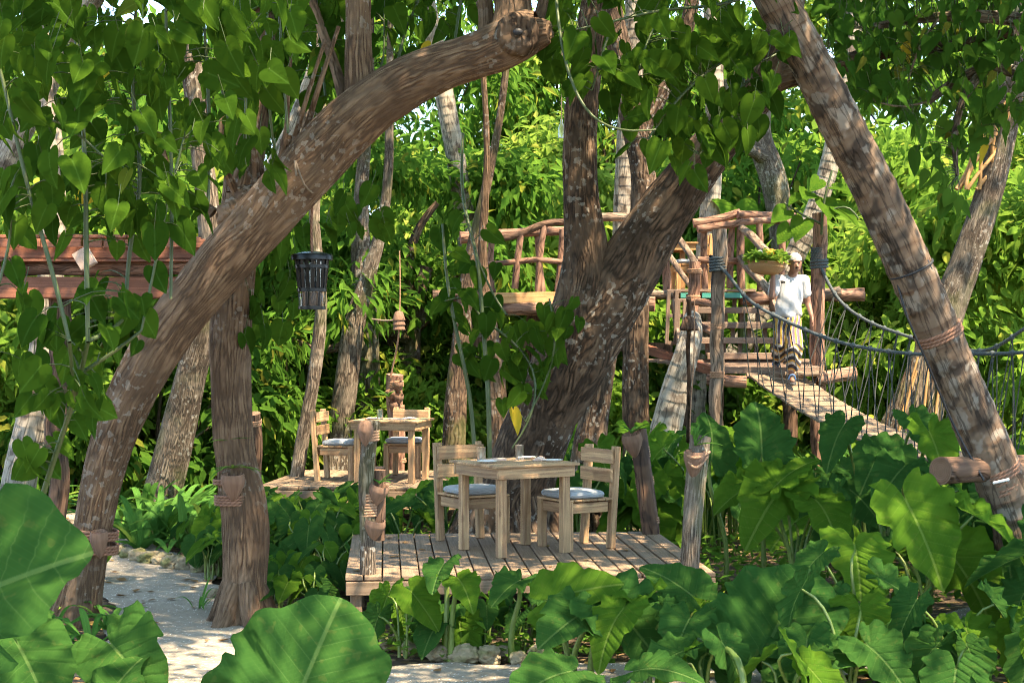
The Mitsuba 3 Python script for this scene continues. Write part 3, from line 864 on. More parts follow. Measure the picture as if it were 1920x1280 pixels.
# rope post with coconuts behind the rear table
k = post('pale log post hung with coconut shells behind the rear table', np.array([-1.5, 21.3, 0.0]), P(741, 702, 21.3), 0.10, 'm_log_red', ((0.93, 4), (0.75, 3), (0.35, 3)), 0.10, 17)
for a, b in ((733, 738), (747, 746), (738, 760), (746, 722)):
    husk(k, P(a, b, 21.17), [U(-.3, .3), -0.3, 1], 0.07, 0.18)
sprig(k, P(728, 744, 21.1), 6, 0.25, 6)
k = thing('coconut_bell', 'coconut shell bell hanging on a long brown rope above the rear table', 'hanging bell')
ropes(k, 'rope', [P(750, 600, 21.0), P(746, 640, 21.05), P(738, 680, 21.15), P(732, 708, 21.2)], 0.014, 'm_rope_coir')
ropes(k, 'hanger', [P(749, 592, 21.0), P(750, 560, 21.0), P(749, 470, 21.0)], 0.009, 'm_rope_coir')
for i in range(3):
    part(k, 'shell', MB().add(*lathe([(0.02, 0.10), (0.05, 0.085), (0.07, 0.03), (0.085, -0.02), (0.08, -0.025), (0.06, 0.02), (0.02, 0.07)], 18, P(748, 606 + i * 9 - 9, 21.0))).ply('m_husk'))
ropes(k, 'cross_stick', [P(697, 598, 21.05), P(725, 601, 21.0), P(757, 597, 20.95)], 0.014, 'm_twig')

# thin brown pole and cord by the right of the deck
k = thing('thin_pole', 'thin brown pole with a cord standing right of the nearer table', 'pole')
logp(k, 'shaft', G(1288, 1010), P(1291, 560, 15.0), 0.019, 'm_log_dark', 0.012, 33, 9)
ropes(k, 'cord', [P(1302, 560, 14.9), P(1300, 690, 14.9), P(1294, 800, 14.85), P(1295, 850, 14.8)], 0.006, 'm_rope_coir')
part(k, 'hook_block', MB().add(*lathe([(0.002, 0.12), (0.05, 0.1), (0.09, 0.0), (0.09, -0.02), (0.002, -0.03)], 14, P(1292, 615, 15.0))).ply('m_log_dark'))

# ---------------------------------------------------------------- lantern
k = thing('hanging_lantern', 'black slatted lantern hanging on a rope under the arching trunk', 'lantern')
LZ = 12.0
lc = P(585, 530, LZ)
s_ = LZ / F
top, bot = (640 - 480) * s_ + CAMZ, (640 - 580) * s_ + CAMZ
lx, ly = lc[0], lc[1]
part(k, 'cap', mikit.ply(lathe([(0.002, 0.035), (0.06, 0.032), (0.15, 0.012), (0.158, 0.0), (0.158, -0.03), (0.14, -0.032), (0.13, -0.01), (0.002, 0.012)], 30, (lx, ly, top))[:2], 'm_black', smooth=35))
for i in range(18):
    a = i / 18 * 2 * math.pi
    e = np.array([math.cos(a), math.sin(a), 0])
    barp(k, 'slat', np.array([lx, ly, top - 0.02]) + e * 0.125, np.array([lx, ly, bot + 0.14]) + e * 0.103, 0.026, 0.006, 'm_black', up=e, bevel=0.002)
for zz, r in ((top - 0.08, 0.122), (bot + 0.145, 0.106), (bot + 0.012, 0.097)):
    part(k, 'ring', mikit.ply(lathe([(r - 0.012, 0.012), (r + 0.006, 0.012), (r + 0.006, -0.012), (r - 0.012, -0.012), (r - 0.012, 0.012)], 30, (lx, ly, zz))[:2], 'm_black', smooth=35))
part(k, 'chimney', mikit.ply(lathe([(0.074, bot + 0.03), (0.078, top - 0.03)], 26, (lx, ly, 0))[:2], 'm_pane', smooth=True))
part(k, 'lamp_holder', mikit.ply(lathe([(0.002, 0.015), (0.075, 0.015), (0.08, 0.11), (0.06, 0.2), (0.002, 0.2)], 22, (lx, ly, bot))[:2], 'm_black', smooth=35))
part(k, 'glass_base', mikit.ply(lathe([(0.088, 0.0), (0.098, 0.135)], 26, (lx, ly, bot + 0.004))[:2], 'm_pane', smooth=True))
for i in range(6):
    a = i / 6 * 2 * math.pi + 0.2
    e = np.array([math.cos(a), math.sin(a), 0])
    barp(k, 'strut', np.array([lx, ly, bot + 0.14]) + e * 0.1, np.array([lx, ly, bot + 0.005]) + e * 0.094, 0.012, 0.006, 'm_black', up=e, bevel=0.002)
ropes(k, 'rope', [(lx, ly, top + 0.03), P(584, 420, LZ), P(586, 350, LZ), P(582, 312, LZ)], 0.011, 'm_rope_brown')

# small glass bottle lamp hanging in the centre
k = thing('hanging_bottle', 'small clear bottle hanging on a wire left of the vertical fork', 'bottle')
bp = P(1053, 245, 19)
part(k, 'bottle', mikit.ply(lathe([(0.002, -0.09), (0.042, -0.088), (0.045, 0.03), (0.016, 0.085), (0.016, 0.13), (0.012, 0.13), (0.012, 0.085), (0.04, 0.028), (0.038, -0.082), (0.002, -0.083)], 20, bp)[:2], 'm_glass', smooth=35))
ropes(k, 'wire', [bp + [0, 0, 0.12], P(1053, 190, 19), P(1054, 60, 19)], 0.006, 'm_twig')
# ---------------------------------------------------------------- raised walkway at the left
WZ = 16.2
k = thing('raised_walkway', 'red timber walkway on beams crossing behind the leaves at left', 'walkway')
for a, b, y0, y1, t, mt in ((-260, 395, 519, 560, 0.14, 'm_wood_red'), (-260, 395, 462, 486, 0.10, 'm_wood_red')):
    yc, hh = (y0 + y1) / 2, (y1 - y0) / F * WZ
    barp(k, 'beam', P(a, yc, WZ), P(b, yc, WZ + 0.2), t, hh, mt, bevel=0.012)
logp(k, 'log_beam', P(-260, 505, WZ + 0.05), P(395, 503, WZ + 0.25), 0.075, 'm_log_red', 0.015, 8, 14)
barp(k, 'sill_board', P(-260, 489, WZ - 0.08), P(395, 489, WZ + 0.12), 0.18, 0.025, 'm_wood_red')
for i in range(17):
    px = -255 + i * 39
    boxp(k, 'deck_board', P(px, 452, WZ + 0.98 + 0.2 * i / 26), np.stack([[0, 1.0, 0], [-1.0, 0, 0], UP]), (1.6, 0.2, 0.035), 'm_wood_red', 0.004)
    boxp(k, 'edge_block', P(px, 450.5, WZ - 0.1 + 0.2 * i / 26) - UP * (0.022 + U(0, 0.014)) + [0, U(-.02, .02), 0], np.stack([[1.0, 0, 0], [0, 1, 0], UP]), (0.2 + U(-.012, .008), 0.04, 0.082), 'm_wood_red', 0.004)
for px in (-60, 110):
    logp(k, 'support_post', P(px, 560, WZ + 0.3) * [1, 1, 0], P(px, 545, WZ + 0.3), 0.10, 'm_log_dark', 0.02)
barp(k, 'crate_block', P(150, 470, WZ - 0.22), P(168, 500, WZ - 0.22), 0.12, 0.16, 'm_napkin')

# ---------------------------------------------------------------- tree house deck
HZ = 2.88
TH = thing('tree_house_deck', 'high timber deck with rough log railing behind the forked trunk', 'tree house')
# floor boards across x -1 .. 4.6
y0d = 22.4


def hp(px, py=None, Z=y0d):
    return P(px, 640 if py is None else py, Z)


xs0, xs1 = P(820, 0, y0d)[0], P(1500, 0, y0d)[0]
nb = int((xs1 - xs0) / 0.145)
for i in range(nb):
    boxp(TH, 'floor_board', [xs0 + (i + 0.5) * 0.145, y0d + 1.3, HZ - 0.018], np.stack([[0, 1.0, 0], [-1.0, 0, 0], UP]), (2.6, 0.138, 0.034), 'm_wood_step', 0.004)
barp(TH, 'fascia_board', P(905, 559, y0d - 0.03) , P(1062, 557, y0d - 0.03), 0.03, 0.15, 'm_wood_gold')
logp(TH, 'log_beam', P(930, 580, y0d + 0.1), P(1228, 570, y0d - 0.35), 0.088, 'm_log_red', 0.01, 4, 16)
logp(TH, 'log_beam', P(812, 556, y0d + 0.12), P(930, 553, y0d + 0.12), 0.085, 'm_log_dark', 0.01, 5, 14)
logp(TH, 'edge_log', P(1110, 548, y0d - 0.1), P(1262, 552, y0d - 0.15), 0.055, 'm_log_grey', 0.01, 6, 14)
logp(TH, 'log_beam', P(1390, 560, y0d - 0.05), P(1620, 553, y0d + 0.1), 0.085, 'm_log_red', 0.01, 9, 14)
logp(TH, 'log_beam', P(1470, 566, y0d - 0.3), P(1575, 546, y0d - 0.3), 0.07, 'm_log_grey', 0.005, 10, 14)
barp(TH, 'under_beam', P(870, 640, y0d + 0.6), P(1260, 652, y0d + 0.6), 0.12, 0.14, 'm_log_dark')
for x in (0.3, 1.22, 3.0, 4.1):
    logp(TH, 'support_post', [x, y0d + 1.2, 0], [x, y0d + 1.2, HZ - 0.04], 0.1, 'm_log_dark', 0.02)

zt = y0d
posts = [(922, 545, 922, 448), (966, 541, 977, 438), (1007, 547, 1020, 420), (1018, 547, 1008, 430), (1046, 546, 1056, 430)]
for a, b, c, d in posts:
    logp(TH, 'rail_post', P(a, b, zt + (0.5 if a == 1018 else 0)), P(c, d, zt + (0.5 if a == 1018 else 0)), 0.042, 'm_log_red', 0.012)
part(TH, 'top_rail', tube_mb([P(922, 447, zt), P(965, 442, zt), P(1000, 428, zt), P(1030, 418, zt), P(1075, 418, zt + .05)], [0.04, 0.045, 0.047, 0.045, 0.042], 12, 0.08, amp=0.006, freq=9, seed=3, cap=True).ply('m_log_dark'))
part(TH, 'top_rail', tube_mb([P(863, 446, zt + 0.35), P(905, 442, zt + 0.4), P(980, 436, zt + 0.45), P(1080, 432, zt + 0.5)], [0.085, 0.075, 0.06, 0.06], 12, 0.08, amp=0.006, freq=9, seed=4, cap=True).ply('m_log_red'))
part(TH, 'middle_rail', tube_mb([P(912, 495, zt - .02), P(965, 491, zt - .02), P(1012, 487, zt - .02), P(1045, 490, zt - .02), P(1075, 492, zt)], 0.036, 12, 0.08, amp=0.005, freq=9, seed=5, cap=True).ply('m_log_red'))
part(TH, 'top_rail', tube_mb([P(1110, 408, zt + 1.2), P(1160, 407, zt + 1.2), P(1215, 412, zt + 1.2)], 0.06, 12, 0.1, amp=0.006, freq=9, seed=6, cap=True).ply('m_log_grey'))
# right railing round the stair head
part(TH, 'top_rail', tube_mb([P(1300, 419, zt), P(1345, 411, zt), P(1388, 398, zt)], [0.06, 0.055, 0.05], 12, 0.08, amp=0.006, freq=9, seed=7, cap=True).ply('m_log_red'))
part(TH, 'top_rail', tube_mb([P(1382, 402, zt - .05), P(1430, 403, zt + .2), P(1490, 406, zt + .5)], 0.048, 12, 0.08, amp=0.006, freq=9, seed=8, cap=True).ply('m_log_red'))
part(TH, 'lower_rail', tube_mb([P(1308, 430, zt - .1), P(1350, 424, zt - .06), P(1420, 414, zt), P(1485, 416, zt + .3)], [0.05, 0.05, 0.046, 0.044], 12, 0.08, amp=0.006, freq=9, seed=9, cap=True).ply('m_log_red'))
part(TH, 'middle_rail', tube_mb([P(1308, 487, zt), P(1375, 489, zt), P(1450, 484, zt + .2)], 0.045, 12, 0.08, amp=0.006, freq=9, seed=10, cap=True).ply('m_log_red'))
for a, b, c, d, r in ((1389, 545, 1388, 398, 0.05), (1369, 540, 1373, 428, 0.045), (1425, 545, 1424, 420, 0.045), (1252, 548, 1246, 480, 0.055), (1322, 545, 1320, 428, 0.045), (1466, 545, 1468, 412, 0.045)):
    logp(TH, 'rail_post', P(a, b, zt + 0.02), P(c, d, zt + 0.02), r, 'm_log_red', 0.012)
for a, b, c, d, r, z1 in ((1272, 448, 1313, 512, 0.045, 21.6), (1255, 478, 1292, 532, 0.036, 21.7), (1390, 428, 1445, 478, 0.05, 21.3), (1389, 483, 1446, 552, 0.052, 21.3)):
    logp(TH, 'stair_rail', P(a, b, zt - 0.05), P(c, d, z1), r, 'm_log_grey', 0.01)

# wooden chair on the tree house deck
K = thing('dining_chair', 'bright wooden chair standing up on the tree house deck', 'chair')
chair(K, P(1294, 540, 23.1)[0], 23.1, HZ, math.radians(185), 'm_wood_gold')
T3 = thing('dining_table', 'bright wooden table up on the tree house deck beside the trunk', 'table')
table(T3, P(1258, 540, 23.3)[0] - 0.05, 23.35, HZ, 0.1, 0.7, 0.75, 'm_wood_gold')

# stairs from the deck to the landing
SL = 1.84
SK = thing('timber_stair', 'short timber stair between the landing and the tree house deck', 'stairs')
sx0, sx1 = P(1268, 0, 22.2)[0], P(1418, 0, 22.2)[0]
ns = 5
for i in range(ns):
    f = (i + 1) / (ns + 0)
    zt_, yt = SL + (HZ - SL) * f, 21.35 + (y0d - 21.35) * f
    if i < ns - 1:
        boxp(SK, 'tread', [(sx0 + sx1) / 2 + 0.07 * (ns - i), yt, zt_ - 0.02], np.stack([[1.0, 0, 0], [0, 1, 0], UP]), (sx1 - sx0, 0.25, 0.04), 'm_wood_step', 0.005)
        boxp(SK, 'tread_board', [(sx0 + sx1) / 2 + 0.07 * (ns - i), yt - 0.135, zt_ - 0.045], np.stack([[1.0, 0, 0], [0, 1, 0], UP]), (sx1 - sx0 + 0.03, 0.02, 0.08), 'm_wood_step', 0.004)
    for q in range(5):
        boxp(SK, 'back_slat', [sx0 + (sx1 - sx0) * (q + 0.5) / 5 + 0.07 * (ns - i), yt + 0.09, zt_ - 0.15], np.stack([UP, [1.0, 0, 0], [0, 1, 0]]), (0.19, 0.06, 0.02), 'm_wood_step', 0.003)
for xx in (sx0 - 0.03, sx1 + 0.33):
    barp(SK, 'stringer', [xx, 21.2, SL + 0.06], [xx - 0.1 * (xx > sx1), y0d - 0.05, HZ - 0.12], 0.05, 0.2, 'm_wood_step')
for q in range(3):
    barp(SK, 'riser_panel', P(1276 + q * 40, 553.5, y0d - 0.2), P(1312 + q * 40, 553.5, y0d - 0.2), 0.02, 0.075, 'm_teal')
boxp(SK, 'head_board', P(1340, 545, y0d - 0.1), np.stack([[1.0, 0, 0], [0, 1, 0], UP]), (1.12, 0.24, 0.035), 'm_wood_step')
# slatted side frame left of the stair
SF = thing('slatted_stair_side', 'dark slatted timber frame at the left side of the stair', 'stair frame')
for a, b, tpy in ((1254, 1250, 543), (1269, 1266, 543), (1272, 1270, 560), (1284, 1282, 562)):
    barp(SF, 'upright', P(a, tpy, 21.7), P(b, 645, 21.7), 0.05, 0.05, 'm_wood_step', up=[0, 1, 0])
for a, b, y in ((1250, 1276, 546), (1270, 1292, 563), (1251, 1284, 592), (1251, 1285, 643)):
    barp(SF, 'cross_rail', P(a, y, 21.74), P(b, y, 21.74), 0.08, 0.05, 'm_wood_step')

# landing
LD = thing('bridge_landing', 'timber landing where the rope bridge starts below the stair', 'landing')
lx0 = P(1215, 0, 21.7)[0]
for i in range(10):
    f = i / 10
    yc = 20.82 + i * 0.117
    xl = P(1352 - 137 * min(1, f * 1.25), 0, yc)[0]
    xr = P(1541, 0, 20.9)[0]
    boxp(LD, 'plank', [(xl + xr) / 2, yc, SL - 0.018 + 0.014 * i], np.stack([[1.0, 0, 0], [0, 1.0, 0], UP]), (xr - xl, 0.111, 0.036), 'm_wood_step', 0.004)
barp(LD, 'front_board', P(1350, 694, 20.72), P(1541, 694, 20.72), 0.04, 0.085, 'm_wood_step')
barp(LD, 'side_beam', P(1352, 700, 20.75), P(1205, 652, 22.3), 0.09, 0.12, 'm_wood_red')
logp(LD, 'cross_log', P(1325, 712, 20.6), P(1400, 716, 20.5), 0.072, 'm_log_red', 0.005, 3, 16)
logp(LD, 'cross_log', P(1400, 704, 20.66), P(1535, 700, 20.66), 0.035, 'm_log_grey', 0.01, 5, 10)
logp(LD, 'cross_log', P(1528, 712, 21.1), P(1602, 700, 21.25), 0.085, 'm_log_red', 0.008, 6, 16)
logp(LD, 'support_post', P(1280, 0, 22)*[1, 1, 0], P(1284, 655, 22), 0.09, 'm_log_dark')

# bridge posts
k = post('mossy square topped log post at the left of the rope bridge with grey rope lashing', P(1341, 640, 20.5) * [1, 1, 0], P(1348, 430, 20.5), 0.082, 'm_log_grey', ((0.66, 4), (0.49, 4)), 0.085, 21, 'bridge_post')
part(k, 'rope_lashing', rope_rings(P(1346, 494, 20.5), UP, 0.10, 5, 0.02).ply('m_rope_grey'))
k = post('log post at the right of the rope bridge wrapped in a grey band', P(1533, 640, 21.3) * [1, 1, 0], P(1535, 400, 21.3), 0.088, 'm_log_red', ((0.58, 3), (0.5, 3)), 0.085, 22, 'bridge_post')
part(k, 'band', rope_rings(P(1535, 475, 21.3), UP, 0.098, 7, 0.012).ply('m_rope_grey'))
part(k, 'rope_lashing', rope_rings(P(1536, 494, 21.3), UP, 0.105, 3, 0.022).ply('m_rope_grey'))
k = post('gnarled log post between the stair and the bridge post with brown rope bindings', P(1296, 672, 21.2), P(1302, 490, 21.2), 0.085, 'm_log_red', ((0.1, 4), (0.62, 4), (0.9, 3)), 0.07, 23, 'bridge_post')
logp(k, 'brace', P(1300, 566, 21.1), P(1340, 571, 20.7), 0.04, 'm_log_red')
logp(k, 'brace', P(1306, 606, 21.1), P(1338, 622, 20.7), 0.042, 'm_log_red')

# ---------------------------------------------------------------- suspension bridge
SB = thing('rope_bridge', 'plank suspension bridge with grey rope handrails running to the right', 'bridge')
C0, DV = np.array([3.40, 20.72]), nrm(np.array([0.56, -0.83]))
LN = np.array([DV[1], -DV[0]])


def deckpt(t, s=0.0):
    z = 1.77 - 0.93 * (1 - ((t - 3.6) / 3.6) ** 2)
    q = C0 + DV * t + LN * s
    return np.array([q[0], q[1], z])


tt = 0.08
while tt < 7.2:
    a = nrm(deckpt(tt + 0.05) - deckpt(tt - 0.05))
    y = np.array([LN[0], LN[1], 0])
    boxp(SB, 'plank', deckpt(tt), np.stack([y, -a, np.cross(y, -a)]), (0.92 + U(-.02, .02), 0.132, 0.03), 'm_wood_deck', 0.004)
    tt += 0.142
for s in (-0.36, 0.36):
    ropes(SB, 'bearing_rope', [deckpt(t, s) - UP * 0.03 for t in np.linspace(0, 7.2, 16)], 0.018, 'm_rope_grey')
R1 = np.array([P(*q) for q in ((1347, 497, 20.42), (1372, 524, 20.32), (1400, 558, 20.2), (1450, 590, 19.9), (1540, 630, 19.3), (1640, 655, 18.6), (1735, 664, 18.1), (1830, 663, 17.6), (1935, 658, 17.0), (2060, 615, 16.3), (2200, 540, 15.6))])
R2 = np.array([P(*q) for q in ((1535, 490, 21.25), (1548, 520, 21.15), (1572, 560, 21.0), (1610, 592, 20.7), (1680, 623, 20.0), (1735, 640, 19.5), (1800, 654, 19.1), (1845, 657, 18.8), (1885, 640, 18.5), (1925, 613, 18.2), (2010, 560, 17.6), (2120, 470, 17.0))])


def curve(R, n=400):
    d = np.r_[0, np.cumsum(np.linalg.norm(np.diff(R, axis=0), axis=1))]
    return CubicSpline(d, R)(np.linspace(0, d[-1], n))


for R, side, nm in ((R1, 1, 'near'), (R2, -1, 'far')):
    cr = curve(R)
    hr = part(SB, 'handrail_rope', tube_mb(cr[::6], 0.021, 10, 0.05).ply('m_rope_grey'), f'thick grey {nm} handrail rope')
    d = np.r_[0, np.cumsum(np.linalg.norm(np.diff(cr, axis=0), axis=1))]
    q = 0.5
    kk = 0
    while q < d[-1] - 0.2:
        i = np.searchsorted(d, q)
        p = cr[i]
        part(hr, 'knot', mikit.ply((trimesh.creation.icosphere(1).vertices * [0.031, 0.031, 0.036] + p, trimesh.creation.icosphere(1).faces), 'm_rope_grey', smooth=True))
        t = float(np.clip((p[:2] - C0) @ DV, 0.05, 7.1))
        for dt in (-0.13, 0.13):
            e = deckpt(float(np.clip(t + dt + U(-.03, .03), 0.02, 7.15)), side * 0.46)
            mid = (p + e) / 2 + np.r_[rng.normal(0, 0.012, 2), 0]
            part(SB, 'hanger_rope', tube_mb([p, mid, e - UP * 0.02], 0.0075, 5, 0.2).ply('m_rope_thin'))
        q += 0.27
        kk += 1
# cross log that carries the bridge at the palm
k = thing('bridge_cross_log', 'thick log with a red cut end lashed across the leaning palm foot', 'log')
logp(k, 'log', P(1762, 882, 12.1), P(2010, 872, 13.0), 0.092, 'm_log_dark', 0.006, 3, 24, step=0.05)
part(k, 'rope_binding', rope_rings(P(1885, 877, 12.55), [1, 0.2, 0], 0.115, 5, 0.016).ply('m_rope_brown'))
logp(k, 'lower_log', P(1852, 905, 12.9), P(1935, 960, 12.7), 0.11, 'm_log_dark', 0.01, 4, 18)
logp(k, 'lower_log', P(1868, 945, 12.9), P(1945, 1030, 12.7), 0.11, 'm_log_dark', 0.01, 5, 18)
# ---------------------------------------------------------------- leaf shapes
def polar_leaf(ctrl, nth, rings, L=1.0, fold=0.0, droop=0.0, ruffle=0.0, nruf=7, scallop=0.0, pleat=0.0, seed=0, cup=0.0):
    """Leaf from its outline: ctrl = [(degrees from the tip, radius)]; origin at the stalk, tip along +y, upper face +z."""
    g = np.random.default_rng(seed)
    a = np.array([c[0] for c in ctrl], float)
    r = np.array([c[1] for c in ctrl], float)
    f = PchipInterpolator(a, r)
    th = np.linspace(-180, 180, nth + 1)
    th = np.sign(th) * (np.abs(th) / 180) ** 1.0 * 180
    R = f(np.abs(th))
    ph = g.uniform(0, 6.28)
    if scallop:
        ph2 = g.uniform(0, 6.28)
        for _ in range(int(g.integers(2, 5))):
            a_ = g.uniform(25, 150) * g.choice([-1, 1])
            R = R * (1 - g.uniform(0.08, 0.26) * np.exp(-((th - a_) / g.uniform(1.6, 3.5)) ** 2))
        R = R * (1 + scallop * (0.55 * np.sin(np.radians(th) * 13 + ph2) + 0.45 * np.sin(np.radians(th) * 8 - ph2)) * np.clip((np.abs(th) - 6) / 25, 0, 1) * np.clip((180 - np.abs(th)) / 15, 0, 1))
    rho = np.linspace(0, 1, rings + 1)[1:]
    x = rho[:, None] * (R * np.sin(np.radians(th)))[None]
    y = rho[:, None] * (R * np.cos(np.radians(th)))[None]
    z = -fold * 0 + fold * np.abs(x) - droop * np.clip(y, 0, 9) ** 2 - cup * x * x
    if ruffle:
        z = z + ruffle * rho[:, None] ** 2.2 * (np.sin(np.radians(th) * nruf + ph) + 0.6 * np.sin(np.radians(th) * nruf * 1.9 + 2 * ph))[None] * np.clip(np.abs(np.sin(np.radians(th))) * 1.6, 0, 1)[None]
    if pleat:
        w = (y - 0.62 * np.abs(x)) / 0.135
        z = z + pleat * np.abs(np.cos(np.pi * w)) * np.clip(np.abs(x) * 6, 0, 1) * (1 - 0.3 * rho[:, None])
    v = np.vstack([[0, 0, 0], np.stack([x, y, z], -1).reshape(-1, 3)])
    k = nth + 1
    tri = []
    for j in range(nth):
        tri.append((0, 1 + j + 1, 1 + j))
        for i in range(rings - 1):
            p = 1 + i * k + j
            tri += [(p, p + 1, p + k + 1), (p, p + k + 1, p + k)]
    uv = np.stack([v[:, 0], v[:, 1]], -1)
    return v * L, np.array(tri), uv


EAR = [(0, 1.0), (4, .97), (14, .80), (30, .62), (50, .53), (75, .485), (100, .475), (125, .49), (145, .49), (160, .42), (172, .22), (180, .08)]
EAR2 = [(0, 1.0), (5, .95), (18, .79), (38, .64), (62, .56), (90, .54), (115, .54), (140, .52), (158, .44), (170, .27), (176, .16), (180, .10)]
HEART = [(0, 1.0), (7, .9), (18, .74), (40, .58), (65, .49), (90, .44), (120, .40), (145, .34), (165, .22), (180, .10)]
BROAD = [(0, 1.0), (8, .97), (22, .89), (42, .79), (68, .71), (100, .66), (130, .60), (152, .50), (170, .27), (180, .10)]
OVAL = [(0, 1.0), (10, .8), (25, .48), (45, .31), (75, .22), (110, .14), (150, .05), (180, .03)]


def offx(p):
    """uv for leaf_col: x in 0..1 round the midrib."""
    v, f, t = p
    t = t.copy()
    t[:, 0] = np.clip(t[:, 0] * 0.9 + 0.5, 0.02, 0.98)
    return v, f, t


EARS = [polar_leaf(EAR if s % 2 else EAR2, 60, 7, 1.0, 0.10 + 0.09 * (s % 3), 0.16 + 0.10 * (s % 4), 0.034 + 0.018 * (s % 3), 7 + s % 4, 0.075, 0.019, s) for s in range(8)]
EARS += [polar_leaf(BROAD, 130, 14, 1.0, 0.14, 0.20, 0.085, 9, 0.07, 0.036, 31), polar_leaf(BROAD, 130, 14, 1.0, 0.16, 0.26, 0.06, 9, 0.08, 0.036, 32)]
TAROS = [polar_leaf(EAR, 26, 3, 1.0, 0.12, 0.2, 0.03, 6 + s, 0.03, 0.0, s + 40) for s in range(4)]
HEARTS = [offx(polar_leaf(HEART, 16, 3, 1.0, 0.12 + 0.1 * (s % 3), 0.12 + 0.12 * (s % 4), 0.02 * (s % 3), 5, 0.0, 0.0, s + 20, cup=0.2 * (s % 2))) for s in range(8)]
OVALS = [offx(polar_leaf(OVAL, 10, 2, 1.0, 0.2, 0.15 + 0.1 * s, 0, 5, 0, 0, s + 60)) for s in range(3)]
FAR4 = (np.array([[0, 0, 0], [-.24, .42, .05], [.24, .42, .05], [0, 1, -.12], [0, .45, -.03]]), np.array([[0, 2, 4], [0, 4, 1], [2, 3, 4], [4, 3, 1]]), np.array([[.5, 0], [.1, .4], [.9, .4], [.5, 1], [.5, .4]]))
FAR6 = (np.array([[0, 0, 0], [-.21, .25, .04], [.21, .25, .04], [-.19, .62, .01], [.19, .62, .01], [0, 1, -.14], [0, .45, -.04]]), np.array([[0, 2, 6], [0, 6, 1], [2, 4, 6], [6, 3, 1], [4, 5, 6], [5, 3, 6]]), np.array([[.5, 0], [.1, .25], [.9, .25], [.1, .6], [.9, .6], [.5, 1], [.5, .45]]))
FAR2 = (np.array([[0, 0, 0], [-.27, .45, .06], [.27, .45, .06], [0, 1, -.08]]), np.array([[0, 2, 3], [0, 3, 1]]), np.array([[.5, 0], [.1, .4], [.9, .4], [.5, 1]]))
LONG4 = (FAR4[0] * [0.62, 1, 1], FAR4[1], FAR4[2])


# ---------------------------------------------------------------- main trunks
def limb(wp, sides=28, step=0.03, amp=0.012, freq=9, seed=0, lobes=0.06, stretch=0.22, **k):
    """wp: (px, py, Z, width in px)."""
    pts = [P(a, b, Z) for a, b, Z, w in wp]
    rad = [w / 2 / F * Z for a, b, Z, w in wp]
    return tube(pts, rad, sides, step, amp, freq, stretch, seed, lobes=lobes, **k)


tree1 = thing('leaning_tree', 'thick brown trunk arching from lower left up to a cut knot at top centre', 'tree')
_m = MB()
_m.add(*limb([(138, 1185, 12.6, 100), (150, 1120, 12.5, 82), (172, 1000, 12.4, 66), (196, 880, 12.3, 72), (250, 735, 12.2, 86), (332, 600, 12.1, 94), (420, 490, 12.0, 98), (502, 398, 11.95, 104), (600, 290, 11.9, 104), (700, 195, 11.85, 98), (790, 142, 11.8, 90), (880, 108, 11.75, 82), (950, 80, 11.7, 88), (985, 62, 11.68, 84), (1010, 55, 11.66, 64)], 48, 0.02, 0.012, 11, 3, lobes=0.09))
_m.add(*limb([(690, 235, 11.9, 90), (678, 180, 11.9, 62), (672, 110, 11.9, 50), (672, 40, 11.95, 46), (668, -60, 12.0, 46), (640, -300, 12.3, 40), (600, -700, 12.6, 30)], 24, 0.035, 0.008, 11, 5))
_m.add(*limb([(958, 70, 11.75, 84), (962, 20, 11.8, 68), (958, -30, 11.8, 64), (975, -200, 11.9, 58), (1030, -500, 12.1, 44), (1060, -800, 12.5, 30)], 24, 0.035, 0.008, 11, 6))
_m.add(*limb([(985, 80, 11.7, 30), (1010, 35, 11.8, 22), (1022, -20, 11.9, 18), (1100, -300, 12.2, 14)], 12, 0.04, 0.003, 12, 7))
_m.add(*limb([(905, 115, 11.8, 40), (912, 50, 11.95, 30), (905, -30, 12.0, 26), (880, -300, 12.2, 20)], 14, 0.04, 0.004, 12, 8))
_m.add(*limb([(645, 185, 11.95, 24), (630, 130, 12.1, 20), (605, 60, 12.2, 17), (580, -20, 12.3, 15), (540, -260, 12.5, 12)], 10, 0.05, 0.003, 12, 9))
# burls and sprouting collar on the upper side
for a, b, Z, w, s in ((440, 405, 12.0, 70, 1), (465, 372, 12.0, 52, 2), (520, 330, 11.95, 40, 3), (540, 268, 11.95, 30, 4)):
    sp = trimesh.creation.icosphere(3)
    vv = sp.vertices * (0.75 + 0.5 * meshkit.fbm(sp.vertices * 3 + s, 3, s))[:, None] * (w / 2 / F * Z)
    _m.add(vv + P(a, b, Z), sp.faces, np.c_[vv[:, 0] + vv[:, 1], vv[:, 2]])
for a, b, Z, c, d, w in ((445, 400, 12.0, 428, 330, 17), (470, 375, 12.0, 478, 300, 15), (490, 350, 12.0, 470, 255, 12), (515, 335, 11.95, 560, 235, 12), (540, 300, 11.95, 585, 205, 13), (400, 400, 12.0, 350, 370, 16), (430, 360, 12, 405, 270, 10), (520, 320, 11.9, 540, 180, 9)):
    _m.add(*limb([(a, b, Z, w * 1.4), ((a + c) / 2 + 6, (b + d) / 2, Z, w), (c, d, Z - 0.1, w * 0.8), (2 * c - a + 5, 2 * d - b - 60, Z - 0.2, w * 0.55)], 8, 0.06, 0.003, 12, int(c)))
part(tree1, 'trunk', _m.ply('m_bark_brown'))
